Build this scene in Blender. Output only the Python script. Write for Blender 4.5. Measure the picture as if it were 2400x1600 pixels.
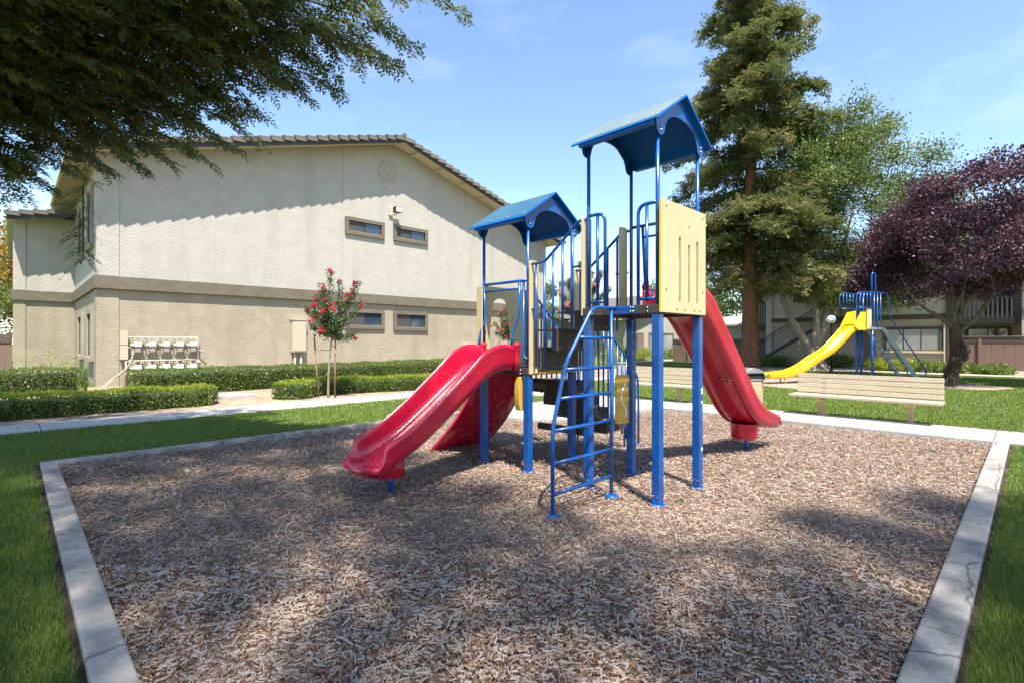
import bpy, bmesh, math, random
import numpy as np
from mathutils import Vector, Matrix

random.seed(7)
rng = np.random.default_rng(11)
PI = math.pi
R = math.radians
scene = bpy.context.scene
for o in list(bpy.data.objects):
    bpy.data.objects.remove(o)
col = scene.collection

# ------------------------------------------------------------------ camera
# the playground grid: x runs to the right and away, y to the left and away, z up; chips lie at z = 0
EYE = 1.55
YAW = R(45.6)
cam_data = bpy.data.cameras.new('camera')
cam_data.sensor_width = 36.0
cam_data.lens = 17.94
cam_data.clip_start = 0.05
cam_data.clip_end = 1500
cam = bpy.data.objects.new('camera', cam_data)
cam.location = (0, 0, EYE)
cam.rotation_euler = (R(90), 0, YAW - R(90))
col.objects.link(cam)
scene.camera = cam
CX, SX = math.cos(YAW), math.sin(YAW)

# ------------------------------------------------------------------ sky, sun, exposure
SUN_ALT = R(64)
SHD = Vector((0.482, 0.876, 0)).normalized()          # shadows fall this way on the ground
world = bpy.data.worlds.new('World')
scene.world = world
world.use_nodes = True
wn = world.node_tree
wn.nodes.clear()
w_out = wn.nodes.new('ShaderNodeOutputWorld')
w_bg = wn.nodes.new('ShaderNodeBackground')
w_sky = wn.nodes.new('ShaderNodeTexSky')
w_sky.sky_type = 'NISHITA'
w_sky.sun_disc = False
w_sky.sun_elevation = SUN_ALT
w_sky.sun_rotation = math.atan2(-SHD.x, -SHD.y)
w_sky.altitude = 90
w_sky.air_density = 1.0
w_sky.dust_density = 0.25
w_sky.ozone_density = 2.2
w_bg.inputs['Strength'].default_value = 0.132
# thin high cirrus
w_tc = wn.nodes.new('ShaderNodeTexCoord')
w_map = wn.nodes.new('ShaderNodeMapping')
w_map.inputs['Scale'].default_value = (1.2, 2.2, 6.0)
w_map.inputs['Rotation'].default_value = (0.2, 0.1, 0.9)
w_noise = wn.nodes.new('ShaderNodeTexNoise')
w_noise.inputs['Scale'].default_value = 1.7
w_noise.inputs['Detail'].default_value = 7
w_noise.inputs['Roughness'].default_value = 0.58
w_ramp = wn.nodes.new('ShaderNodeValToRGB')
w_ramp.color_ramp.elements[0].position = 0.46
w_ramp.color_ramp.elements[0].color = (0.0, 0.0, 0.0, 1)
w_ramp.color_ramp.elements[1].position = 0.80
w_ramp.color_ramp.elements[1].color = (0.22, 0.22, 0.22, 1)
w_mix = wn.nodes.new('ShaderNodeMixRGB')
w_mix.inputs['Color2'].default_value = (6.0, 6.4, 7.0, 1)
wn.links.new(w_tc.outputs['Generated'], w_map.inputs['Vector'])
wn.links.new(w_map.outputs['Vector'], w_noise.inputs['Vector'])
wn.links.new(w_noise.outputs['Fac'], w_ramp.inputs['Fac'])
wn.links.new(w_ramp.outputs['Color'], w_mix.inputs['Fac'])
wn.links.new(w_sky.outputs['Color'], w_mix.inputs['Color1'])
wn.links.new(w_mix.outputs['Color'], w_bg.inputs['Color'])
wn.links.new(w_bg.outputs['Background'], w_out.inputs['Surface'])

sun_data = bpy.data.lights.new('sun', 'SUN')
sun_data.energy = 5.0
sun_data.angle = R(0.55)
sun_data.color = (1.0, 0.95, 0.87)
sun = bpy.data.objects.new('sun', sun_data)
sun_dir = Vector((SHD.x * math.cos(SUN_ALT), SHD.y * math.cos(SUN_ALT), -math.sin(SUN_ALT)))
sun.rotation_euler = sun_dir.to_track_quat('-Z', 'Y').to_euler()
sun.location = (-10, -20, 40)
col.objects.link(sun)

vs = scene.view_settings
vs.view_transform = 'Standard'
vs.look = 'None'
vs.exposure = 1.3
vs.gamma = 1.0
vs.use_curve_mapping = False
scene.render.engine = 'CYCLES'
scene.cycles.max_bounces = 6
scene.cycles.diffuse_bounces = 3
scene.cycles.glossy_bounces = 3
scene.cycles.transmission_bounces = 3
scene.cycles.sample_clamp_indirect = 6.0

# ------------------------------------------------------------------ materials
MATS = {}


def mat(name, c1, c2=None, scale=3.0, rough=0.6, bump=0.0, bscale=40.0, spec=0.5, metal=0.0,
        stretch=None, lo=0.35, hi=0.65, c3=None, scale3=0.7, amount3=0.5, coat=0.0, bdist=0.01, world_co=False, stretch3=None):
    m = bpy.data.materials.new(name)
    m.use_nodes = True
    nt = m.node_tree
    b = nt.nodes['Principled BSDF']
    b.inputs['Roughness'].default_value = rough
    b.inputs['Metallic'].default_value = metal
    b.inputs['Specular IOR Level'].default_value = spec
    if coat:
        b.inputs['Coat Weight'].default_value = coat
        b.inputs['Coat Roughness'].default_value = 0.12
    b.inputs['Base Color'].default_value = (*c1, 1)
    tc = nt.nodes.new('ShaderNodeTexCoord')
    vec = tc.outputs['Object']
    if world_co:
        ge = nt.nodes.new('ShaderNodeNewGeometry')
        vec = ge.outputs['Position']
    if stretch:
        mp = nt.nodes.new('ShaderNodeMapping')
        mp.inputs['Scale'].default_value = stretch
        nt.links.new(vec, mp.inputs['Vector'])
        vec = mp.outputs['Vector']
    if c2 is not None:
        n = nt.nodes.new('ShaderNodeTexNoise')
        n.inputs['Scale'].default_value = scale
        n.inputs['Detail'].default_value = 8
        n.inputs['Roughness'].default_value = 0.65
        nt.links.new(vec, n.inputs['Vector'])
        r = nt.nodes.new('ShaderNodeValToRGB')
        r.color_ramp.elements[0].position = lo
        r.color_ramp.elements[0].color = (*c1, 1)
        r.color_ramp.elements[1].position = hi
        r.color_ramp.elements[1].color = (*c2, 1)
        nt.links.new(n.outputs['Fac'], r.inputs['Fac'])
        out = r.outputs['Color']
        if c3 is not None:
            n3 = nt.nodes.new('ShaderNodeTexNoise')
            n3.inputs['Scale'].default_value = scale3
            n3.inputs['Detail'].default_value = 6
            if stretch3:
                mp3 = nt.nodes.new('ShaderNodeMapping')
                mp3.inputs['Scale'].default_value = stretch3
                nt.links.new(tc.outputs['Object'], mp3.inputs['Vector'])
                nt.links.new(mp3.outputs['Vector'], n3.inputs['Vector'])
            else:
                nt.links.new(vec, n3.inputs['Vector'])
            r3 = nt.nodes.new('ShaderNodeValToRGB')
            r3.color_ramp.elements[0].position = 0.5
            r3.color_ramp.elements[0].color = (0, 0, 0, 1)
            r3.color_ramp.elements[1].position = 0.72
            r3.color_ramp.elements[1].color = (amount3, amount3, amount3, 1)
            nt.links.new(n3.outputs['Fac'], r3.inputs['Fac'])
            mx = nt.nodes.new('ShaderNodeMixRGB')
            nt.links.new(r3.outputs['Color'], mx.inputs['Fac'])
            nt.links.new(out, mx.inputs['Color1'])
            mx.inputs['Color2'].default_value = (*c3, 1)
            out = mx.outputs['Color']
        nt.links.new(out, b.inputs['Base Color'])
        rr = nt.nodes.new('ShaderNodeMapRange')
        rr.inputs['To Min'].default_value = max(0.02, rough - 0.08)
        rr.inputs['To Max'].default_value = min(1.0, rough + 0.1)
        nt.links.new(n.outputs['Fac'], rr.inputs['Value'])
        nt.links.new(rr.outputs['Result'], b.inputs['Roughness'])
    if bump:
        nb = nt.nodes.new('ShaderNodeTexNoise')
        nb.inputs['Scale'].default_value = bscale
        nb.inputs['Detail'].default_value = 6
        nt.links.new(vec, nb.inputs['Vector'])
        bp = nt.nodes.new('ShaderNodeBump')
        bp.inputs['Strength'].default_value = bump
        bp.inputs['Distance'].default_value = bdist
        nt.links.new(nb.outputs['Fac'], bp.inputs['Height'])
        nt.links.new(bp.outputs['Normal'], b.inputs['Normal'])
    MATS[name] = m
    return m


def leafmat(name, cols, trans=0.35, rough=0.5, spec=0.4, const=False):
    """colour picked per leaf from the point attribute 'rnd'"""
    m = bpy.data.materials.new(name)
    m.use_nodes = True
    nt = m.node_tree
    b = nt.nodes['Principled BSDF']
    b.inputs['Roughness'].default_value = rough
    b.inputs['Specular IOR Level'].default_value = spec
    at = nt.nodes.new('ShaderNodeAttribute')
    at.attribute_name = 'rnd'
    rp = nt.nodes.new('ShaderNodeValToRGB')
    if const:
        rp.color_ramp.interpolation = 'CONSTANT'
    els = rp.color_ramp.elements
    els[0].position, els[0].color = cols[0][0], (*cols[0][1], 1)
    els[1].position, els[1].color = cols[-1][0], (*cols[-1][1], 1)
    for p, c in cols[1:-1]:
        e = els.new(p)
        e.color = (*c, 1)
    nt.links.new(at.outputs['Fac'], rp.inputs['Fac'])
    nt.links.new(rp.outputs['Color'], b.inputs['Base Color'])
    if trans:
        t = nt.nodes.new('ShaderNodeBsdfTranslucent')
        hs = nt.nodes.new('ShaderNodeHueSaturation')
        hs.inputs['Hue'].default_value = 0.485
        hs.inputs['Value'].default_value = 1.5
        nt.links.new(rp.outputs['Color'], hs.inputs['Color'])
        nt.links.new(hs.outputs['Color'], t.inputs['Color'])
        mx = nt.nodes.new('ShaderNodeMixShader')
        mx.inputs['Fac'].default_value = trans
        nt.links.new(b.outputs['BSDF'], mx.inputs[1])
        nt.links.new(t.outputs['BSDF'], mx.inputs[2])
        nt.links.new(mx.outputs['Shader'], nt.nodes['Material Output'].inputs['Surface'])
    MATS[name] = m
    return m


mat('stucco_light', (0.365, 0.34, 0.295), (0.415, 0.385, 0.335), 1.6, 0.9, 0.75, 11, 0.2, stretch=(1, 1, 1.5), bdist=0.02,
    c3=(0.30, 0.28, 0.24), scale3=1.3, amount3=0.5, stretch3=(1, 1, 0.14))
mat('stucco_tan', (0.285, 0.245, 0.178), (0.345, 0.30, 0.222), 1.6, 0.9, 0.75, 11, 0.2, stretch=(1, 1, 1.5), bdist=0.02,
    c3=(0.235, 0.20, 0.145), scale3=1.3, amount3=0.55, stretch3=(1, 1, 0.2))
mat('stucco_brown', (0.125, 0.105, 0.077), (0.16, 0.137, 0.102), 2.5, 0.9, 0.9, 12, 0.2, stretch=(1, 1, 2), bdist=0.02)
mat('stucco_sand', (0.40, 0.34, 0.25), (0.46, 0.40, 0.30), 1.5, 0.9, 0.6, 14, 0.2)
mat('stucco_grey', (0.50, 0.465, 0.39), (0.56, 0.525, 0.44), 1.5, 0.9, 0.6, 14, 0.2)
mat('trim_brown', (0.075, 0.055, 0.042), (0.10, 0.076, 0.058), 4, 0.7)
mat('dark_fascia', (0.035, 0.028, 0.024), (0.05, 0.042, 0.036), 4, 0.6)
mat('roof_tile', (0.085, 0.075, 0.066), (0.14, 0.125, 0.11), 5, 0.85, 0.5, 30)
mat('soffit', (0.50, 0.43, 0.31), (0.56, 0.49, 0.37), 2, 0.8)
mat('window_glass', (0.03, 0.045, 0.07), None, rough=0.06, spec=0.9)
mat('window_glass_pale', (0.20, 0.22, 0.22), (0.27, 0.28, 0.27), 1.5, 0.12, spec=0.8)
mat('window_screen', (0.055, 0.05, 0.05), None, rough=0.6)
mat('window_metal', (0.05, 0.04, 0.035), None, rough=0.4, metal=0.6)
mat('concrete', (0.34, 0.315, 0.28), (0.43, 0.40, 0.36), 2.2, 0.9, 0.4, 60, 0.2, c3=(0.30, 0.275, 0.25), scale3=1.1, amount3=0.6)
mat('curb_concrete', (0.25, 0.228, 0.195), (0.37, 0.338, 0.29), 4.0, 0.9, 0.9, 35, 0.2, c3=(0.12, 0.115, 0.105), scale3=3.5, amount3=0.85)
def add_cracks(name, scale):
    m = MATS[name]
    nt = m.node_tree
    b = nt.nodes['Principled BSDF']
    src = b.inputs['Base Color'].links[0].from_socket
    tc = nt.nodes.new('ShaderNodeTexCoord')
    nz = nt.nodes.new('ShaderNodeTexNoise')
    nz.inputs['Scale'].default_value = 6
    nt.links.new(tc.outputs['Object'], nz.inputs['Vector'])
    ad = nt.nodes.new('ShaderNodeMixRGB')
    ad.inputs['Fac'].default_value = 0.10
    nt.links.new(tc.outputs['Object'], ad.inputs['Color1'])
    nt.links.new(nz.outputs['Color'], ad.inputs['Color2'])
    vo = nt.nodes.new('ShaderNodeTexVoronoi')
    vo.feature = 'DISTANCE_TO_EDGE'
    vo.inputs['Scale'].default_value = scale
    nt.links.new(ad.outputs['Color'], vo.inputs['Vector'])
    rp = nt.nodes.new('ShaderNodeValToRGB')
    rp.color_ramp.elements[0].color = (0.38, 0.38, 0.38, 1)
    rp.color_ramp.elements[1].position = 0.007
    rp.color_ramp.elements[1].color = (1, 1, 1, 1)
    nt.links.new(vo.outputs['Distance'], rp.inputs['Fac'])
    mu = nt.nodes.new('ShaderNodeMixRGB')
    mu.blend_type = 'MULTIPLY'
    mu.inputs['Fac'].default_value = 1.0
    nt.links.new(src, mu.inputs['Color1'])
    nt.links.new(rp.outputs['Color'], mu.inputs['Color2'])
    nt.links.new(mu.outputs['Color'], b.inputs['Base Color'])


add_cracks('curb_concrete', 0.62)
mat('soil', (0.20, 0.15, 0.105), (0.33, 0.26, 0.19), 3.5, 0.95, 0.8, 30, 0.1, c3=(0.40, 0.33, 0.25), scale3=0.8, amount3=0.6)
mat('lawn_soil', (0.075, 0.105, 0.020), (0.135, 0.175, 0.035), 2.2, 0.95, 0.8, 120, 0.1, c3=(0.13, 0.14, 0.05), scale3=0.45, amount3=0.7)
mat('chip_base', (0.13, 0.09, 0.064), (0.26, 0.19, 0.14), 26, 0.95, 1.0, 60, 0.1, c3=(0.16, 0.12, 0.09), scale3=0.8, amount3=0.5)
mat('blue_paint', (0.0015, 0.052, 0.225), (0.002, 0.072, 0.28), 3, 0.28, 0.06, 120, 0.5, coat=0.25, c3=(0.015, 0.105, 0.32), scale3=7, amount3=0.4)
mat('teal_roof', (0.003, 0.095, 0.38), (0.006, 0.12, 0.43), 2.5, 0.6, 0.05, 60, 0.2)
mat('faded_roof', (0.115, 0.165, 0.17), (0.165, 0.205, 0.20), 1.6, 0.42, 0.05, 60, 0.5, c3=(0.06, 0.14, 0.18), scale3=2.0, amount3=0.5)
mat('blue_roof_skin', (0.018, 0.085, 0.145), (0.036, 0.11, 0.16), 2.0, 0.38, 0.05, 60, 0.5)
mat('red_plastic', (0.43, 0.005, 0.031), (0.49, 0.008, 0.037), 2, 0.26, 0.05, 30, 0.5, coat=0.25, c3=(0.45, 0.035, 0.055), scale3=3.5, amount3=0.3)
mat('yellow_panel', (0.50, 0.40, 0.20), (0.55, 0.445, 0.235), 2, 0.45, 0.05, 80, c3=(0.45, 0.355, 0.175), scale3=5, amount3=0.5)
mat('shaded_yellow_panel', (0.46, 0.27, 0.035), (0.52, 0.31, 0.05), 3, 0.5)  # yellow panel colour darkened to ochre, shade under the deck painted in
mat('yellow_plastic', (0.78, 0.43, 0.006), (0.85, 0.50, 0.01), 2, 0.28, coat=0.3)
mat('brown_coating', (0.040, 0.031, 0.026), (0.065, 0.050, 0.042), 6, 0.55, 0.3, 90)
mat('steel', (0.5, 0.5, 0.5), None, rough=0.3, metal=1.0)
mat('galvanized', (0.22, 0.25, 0.26), (0.29, 0.32, 0.33), 8, 0.5, metal=0.4)
mat('bench_plastic', (0.35, 0.285, 0.19), (0.40, 0.33, 0.225), 4, 0.65, 0.15, 60, stretch=(1, 1, 1))
mat('bench_leg', (0.40, 0.28, 0.16), (0.46, 0.33, 0.2), 4, 0.6)
mat('bin_aggregate', (0.42, 0.25, 0.13), (0.58, 0.40, 0.25), 60, 0.9, 0.6, 120)
mat('bin_lid', (0.20, 0.20, 0.20), (0.25, 0.25, 0.25), 5, 0.45, metal=0.3)
mat('black_void', (0.01, 0.01, 0.01), None, rough=0.9)
mat('meter_grey', (0.50, 0.52, 0.54), (0.58, 0.60, 0.62), 6, 0.5)
mat('meter_shade', (0.24, 0.22, 0.18), (0.28, 0.26, 0.21), 6, 0.6)
mat('pipe_tan', (0.48, 0.40, 0.29), (0.54, 0.46, 0.34), 6, 0.6)
mat('cabinet_tan', (0.41, 0.35, 0.25), (0.45, 0.39, 0.28), 2, 0.5)
mat('black_metal', (0.012, 0.012, 0.013), None, rough=0.45)
mat('white_globe', (0.85, 0.84, 0.82), None, rough=0.3)
mat('fence_brown', (0.145, 0.092, 0.068), (0.20, 0.13, 0.10), 6, 0.8, 0.4, 40, stretch=(4, 4, 0.4))
mat('siding_brown', (0.16, 0.12, 0.10), (0.2, 0.15, 0.12), 4, 0.8)
mat('bark_red', (0.11, 0.048, 0.028), (0.23, 0.115, 0.07), 5, 0.95, 1.0, 9, 0.1, stretch=(3, 3, 0.35), bdist=0.05)
mat('bark_grey', (0.20, 0.165, 0.13), (0.33, 0.28, 0.23), 4, 0.9, 0.7, 14, 0.1, stretch=(2, 2, 0.6), bdist=0.03)
mat('bark_dark', (0.028, 0.021, 0.017), (0.075, 0.052, 0.036), 6, 0.9, 1.0, 16, 0.1, stretch=(2, 2, 0.7), bdist=0.03,
    c3=(0.22, 0.15, 0.11), scale3=1.6, amount3=0.4)
mat('hedge_core', (0.012, 0.022, 0.006), (0.03, 0.045, 0.012), 14, 0.9)
mat('twig', (0.055, 0.032, 0.02), (0.10, 0.06, 0.035), 6, 0.9)
mat('limb_olive', (0.05, 0.036, 0.022), (0.12, 0.085, 0.042), 5, 0.9, 0.5, 20)
mat('stake_wood', (0.22, 0.10, 0.06), (0.33, 0.19, 0.13), 4, 0.85, 0.4, 40, stretch=(6, 6, 0.6))
mat('slot_white', (0.8, 0.8, 0.78), None, rough=0.4)
mat('seam', (0.33, 0.29, 0.22), None, rough=0.9)
mat('scribble', (0.10, 0.004, 0.008), None, rough=0.6)

leafmat('redwood_near', [(0.0, (0.028, 0.058, 0.020)), (0.5, (0.060, 0.105, 0.032)), (0.86, (0.11, 0.16, 0.05)),
                         (0.93, (0.17, 0.13, 0.05)), (1.0, (0.22, 0.09, 0.035))], 0.38, 0.45)
leafmat('redwood_far', [(0.0, (0.045, 0.078, 0.024)), (0.5, (0.10, 0.135, 0.042)), (0.85, (0.18, 0.18, 0.065)), (1.0, (0.27, 0.18, 0.085))], 0.28, 0.5)
leafmat('broad_green', [(0.0, (0.055, 0.095, 0.020)), (0.5, (0.105, 0.155, 0.034)), (0.9, (0.18, 0.205, 0.05)), (1.0, (0.26, 0.22, 0.06))], 0.35, 0.45)
leafmat('plum_leaf', [(0.0, (0.034, 0.015, 0.025)), (0.5, (0.070, 0.030, 0.046)), (0.85, (0.12, 0.058, 0.075)), (1.0, (0.22, 0.14, 0.15))], 0.22, 0.5, 0.3)
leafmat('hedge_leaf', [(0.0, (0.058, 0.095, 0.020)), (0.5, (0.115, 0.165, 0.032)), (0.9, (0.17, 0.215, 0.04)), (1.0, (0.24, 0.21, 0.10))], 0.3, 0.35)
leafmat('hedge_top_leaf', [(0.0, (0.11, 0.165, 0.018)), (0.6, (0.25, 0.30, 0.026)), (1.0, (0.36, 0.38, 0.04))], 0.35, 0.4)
leafmat('myrtle_leaf', [(0.0, (0.035, 0.065, 0.02)), (0.6, (0.075, 0.115, 0.035)), (0.9, (0.15, 0.16, 0.07)), (1.0, (0.22, 0.10, 0.06))], 0.3, 0.4)
leafmat('red_blossom', [(0.0, (0.42, 0.012, 0.03)), (1.0, (0.62, 0.05, 0.09))], 0.3, 0.6)
leafmat('pink_blossom', [(0.0, (0.62, 0.16, 0.20)), (1.0, (0.75, 0.32, 0.34))], 0.3, 0.6)
leafmat('autumn_leaf', [(0.0, (0.10, 0.14, 0.02)), (0.5, (0.26, 0.20, 0.03)), (1.0, (0.42, 0.17, 0.03))], 0.35, 0.5)
leafmat('grass_blade', [(0.0, (0.065, 0.115, 0.018)), (0.5, (0.13, 0.19, 0.028)), (0.88, (0.20, 0.245, 0.05)), (1.0, (0.34, 0.30, 0.14))], 0.3, 0.5)
leafmat('wood_chip', [(0.0, (0.075, 0.042, 0.027)), (0.10, (0.15, 0.085, 0.052)), (0.28, (0.25, 0.165, 0.11)), (0.46, (0.36, 0.27, 0.20)),
                      (0.68, (0.36, 0.30, 0.255)), (0.84, (0.41, 0.34, 0.285)), (0.95, (0.20, 0.09, 0.045))], 0.0, 0.8, 0.3, const=True)
leafmat('clover', [(0.0, (0.05, 0.12, 0.02)), (1.0, (0.09, 0.17, 0.03))], 0.3, 0.5)

# ------------------------------------------------------------------ helpers
OFF = {}


def link(o):
    col.objects.link(o)
    return o


def tag(o, label=None, cat=None, group=None, kind=None):
    if label:
        o['label'] = label
    if cat:
        o['category'] = cat
    if group:
        o['group'] = group
    if kind:
        o['kind'] = kind
    return o


def thing(name, label, cat, loc=(0, 0, 0), rz=0.0, group=None, local=False):
    """an Empty at the thing's base; parts of a local thing are written around its own origin, others in world metres"""
    o = bpy.data.objects.new(name, None)
    o.empty_display_size = 0.2
    o.location = loc
    o.rotation_euler = (0, 0, rz)
    link(o)
    tag(o, label, cat, group)
    OFF[o] = Vector((0, 0, 0)) if local else Vector(loc)
    return o


def copy_tree(o, parent=None):
    c = o.copy()
    link(c)
    c.parent = parent
    OFF[c] = OFF.get(o, Vector((0, 0, 0)))
    for ch in list(o.children):
        copy_tree(ch, c)
    return c


def fillet(pts, rad, k=5):
    pts = [Vector(p) for p in pts]
    out = [pts[0]]
    for a, b, c in zip(pts, pts[1:], pts[2:]):
        d1 = (a - b)
        d2 = (c - b)
        r = min(rad, d1.length * 0.49, d2.length * 0.49)
        p, q = b + d1.normalized() * r, b + d2.normalized() * r
        for i in range(k + 1):
            t = i / k
            out.append(p * (1 - t) ** 2 + b * 2 * t * (1 - t) + q * t * t)
    out.append(pts[-1])
    return out


def spline(pts, k=6):
    P = [Vector(p) for p in pts]
    P = [P[0] * 2 - P[1]] + P + [P[-1] * 2 - P[-2]]
    out = []
    for i in range(1, len(P) - 2):
        a, b, c, d = P[i - 1], P[i], P[i + 1], P[i + 2]
        for j in range(k):
            t = j / k
            out.append(0.5 * ((2 * b) + (c - a) * t + (2 * a - 5 * b + 4 * c - d) * t * t + (3 * b - a - 3 * c + d) * t ** 3))
    out.append(P[-2])
    return out


class MB:
    def __init__(self):
        self.v, self.f, self.s = [], [], []

    def add(self, verts, faces, smooth=False):
        n = len(self.v)
        self.v += [tuple(p) for p in verts]
        self.f += [tuple(i + n for i in f) for f in faces]
        self.s += [smooth] * len(faces)
        return self

    def box(self, x0, x1, y0, y1, z0, z1, M=None):
        vs_ = [Vector((x, y, z)) for z in (z0, z1) for y in (y0, y1) for x in (x0, x1)]
        if M is not None:
            vs_ = [M @ p for p in vs_]
        return self.add(vs_, [(0, 2, 3, 1), (4, 5, 7, 6), (0, 1, 5, 4), (2, 6, 7, 3), (0, 4, 6, 2), (1, 3, 7, 5)])

    def prism(self, poly, to3, t0, t1, smooth_side=False):
        """extrude a 2-D outline; to3(a, b, t) gives the 3-D point"""
        n = len(poly)
        A = [to3(a, b, t0) for a, b in poly]
        B = [to3(a, b, t1) for a, b in poly]
        k = len(self.v)
        self.v += [tuple(p) for p in A + B]
        self.f += [tuple(range(k, k + n))[::-1], tuple(range(k + n, k + 2 * n))]
        self.s += [False, False]
        for i in range(n):
            j = (i + 1) % n
            self.f.append((k + i, k + j, k + n + j, k + n + i))
            self.s.append(smooth_side)
        return self

    def ring(self, outer, inner, to3, t0, t1):
        """plate between two outlines with the same number of points"""
        n = len(outer)
        k = len(self.v)
        for t in (t0, t1):
            self.v += [tuple(to3(a, b, t)) for a, b in outer]
            self.v += [tuple(to3(a, b, t)) for a, b in inner]
        o0, i0, o1, i1 = k, k + n, k + 2 * n, k + 3 * n
        for i in range(n):
            j = (i + 1) % n
            self.f += [(o0 + j, o0 + i, i0 + i, i0 + j), (o1 + i, o1 + j, i1 + j, i1 + i),
                       (o0 + i, o0 + j, o1 + j, o1 + i), (i0 + j, i0 + i, i1 + i, i1 + j)]
            self.s += [False] * 4
        return self

    def tube(self, pts, r, n=10, r2=None, caps=True):
        pts = [Vector(p) for p in pts]
        m = len(pts)
        if r2 is None:
            rs = [r] * m
        elif isinstance(r2, (list, tuple)):
            rs = r2
        else:
            rs = [r + (r2 - r) * i / (m - 1) for i in range(m)]
        t = [(pts[min(i + 1, m - 1)] - pts[max(i - 1, 0)]).normalized() for i in range(m)]
        ref = Vector((0, 0, 1)) if abs(t[0].z) < 0.9 else Vector((1, 0, 0))
        nn = t[0].cross(ref).normalized()
        vs_, fs = [], []
        for i in range(m):
            nn = (nn - t[i] * nn.dot(t[i]))
            if nn.length < 1e-6:
                nn = t[i].orthogonal()
            nn.normalize()
            bb = t[i].cross(nn)
            for j in range(n):
                a = 2 * PI * j / n
                vs_.append(pts[i] + (nn * math.cos(a) + bb * math.sin(a)) * rs[i])
        for i in range(m - 1):
            for j in range(n):
                k = (j + 1) % n
                fs.append((i * n + j, i * n + k, (i + 1) * n + k, (i + 1) * n + j))
        self.add(vs_, fs, True)
        if caps:
            q = len(self.v) - m * n
            self.f += [tuple(range(q, q + n))[::-1], tuple(range(q + (m - 1) * n, q + m * n))]
            self.s += [False, False]
        return self

    def lathe(self, prof, c, n=20):
        """prof = [(r, z)...] round a vertical axis at c"""
        vs_, fs = [], []
        for r, z in prof:
            for j in range(n):
                a = 2 * PI * j / n
                vs_.append((c[0] + r * math.cos(a), c[1] + r * math.sin(a), c[2] + z))
        for i in range(len(prof) - 1):
            for j in range(n):
                k = (j + 1) % n
                fs.append((i * n + j, i * n + k, (i + 1) * n + k, (i + 1) * n + j))
        return self.add(vs_, fs, True)

    def sphere(self, c, r, n=14, m=8):
        return self.lathe([(max(1e-4, r * math.sin(PI * i / m)), -r * math.cos(PI * i / m)) for i in range(m + 1)], c, n)

    def build(self, name, material, parent=None, bevel=0.0, label=None, seg=2):
        me = bpy.data.meshes.new(name)
        off = OFF.get(parent, Vector((0, 0, 0)))
        me.from_pydata([(x - off.x, y - off.y, z - off.z) for x, y, z in self.v], [], self.f)
        me.polygons.foreach_set('use_smooth', self.s)
        if bevel:
            bm = bmesh.new()
            bm.from_mesh(me)
            bmesh.ops.remove_doubles(bm, verts=bm.verts, dist=1e-5)
            es = [e for e in bm.edges if len(e.link_faces) == 2 and e.calc_face_angle(0) > 0.6]
            bmesh.ops.bevel(bm, geom=es, offset=bevel, segments=seg, affect='EDGES', profile=0.5, clamp_overlap=True)
            bm.to_mesh(me)
            bm.free()
        me.materials.append(MATS[material])
        me.update()
        o = bpy.data.objects.new(name, me)
        link(o)
        if parent is not None:
            o.parent = parent
            OFF[o] = off
        if label:
            o['label'] = label
        return o


def boxp(name, material, parent, x0, x1, y0, y1, z0, z1, bevel=0.0, label=None):
    return MB().box(x0, x1, y0, y1, z0, z1).build(name, material, parent, bevel, label)


def np_mesh(name, V, F, material, parent=None, rnd=None, smooth=False):
    """V (n,3), F (m,k) all with k corners"""
    V = np.asarray(V, dtype=np.float64)
    off = OFF.get(parent, Vector((0, 0, 0)))
    V = V - np.array(off)
    F = np.asarray(F, dtype=np.int32)
    me = bpy.data.meshes.new(name)
    me.vertices.add(len(V))
    me.vertices.foreach_set('co', V.astype(np.float32).ravel())
    m, k = F.shape
    me.loops.add(m * k)
    me.loops.foreach_set('vertex_index', F.ravel())
    me.polygons.add(m)
    me.polygons.foreach_set('loop_start', np.arange(0, m * k, k, dtype=np.int32))
    if rnd is not None:
        a = me.attributes.new('rnd', 'FLOAT', 'POINT')
        a.data.foreach_set('value', np.asarray(rnd, dtype=np.float32))
    me.materials.append(MATS[material])
    me.update(calc_edges=True)
    if smooth:
        me.polygons.foreach_set('use_smooth', np.ones(m, dtype=bool))
    o = bpy.data.objects.new(name, me)
    link(o)
    if parent is not None:
        o.parent = parent
        OFF[o] = off
    return o


def unit(a):
    return a / np.maximum(np.linalg.norm(a, axis=1, keepdims=True), 1e-9)


def randdir(n):
    return unit(rng.normal(size=(n, 3)))


def leaf_geo(P, D, L, W, fold=0.15):
    """one rhombic leaf per row: base P, direction D, length L, width W"""
    n = len(P)
    D = unit(D)
    S = unit(np.cross(D, randdir(n)))
    N = np.cross(D, S)
    L = np.broadcast_to(L, (n,))[:, None]
    W = np.broadcast_to(W, (n,))[:, None]
    V = np.stack([P, P + D * L * 0.45 + S * W * 0.5 + N * W * fold, P + D * L, P + D * L * 0.45 - S * W * 0.5 + N * W * fold], 1)
    F = np.arange(4 * n).reshape(n, 4)
    return V.reshape(-1, 3), F


def clump_points(c, r, n_twig, per, twig_r, shell=0.5, flat=1.0):
    d = randdir(n_twig)
    rad = rng.random(n_twig) ** shell
    T = np.array(c) + d * rad[:, None] * np.array(r)
    P = np.repeat(T, per, 0) + rng.normal(size=(n_twig * per, 3)) * twig_r * np.array([1, 1, flat])
    out = np.repeat(d, per, 0)
    tw = np.repeat(rng.random(n_twig), per)
    return P, out, tw


# ------------------------------------------------------------------ ground, lawn, paths
PIT = (0.40, 10.47, 0.42, 8.40)      # u0 u1 v0 v1 of the chip area
CW = 0.16                            # curb width


def cam_xz(U, V):
    return U * SX - V * CX, U * CX + V * SX


def uv_of(x, z):
    return x * SX + z * CX, -x * CX + z * SX


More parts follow.
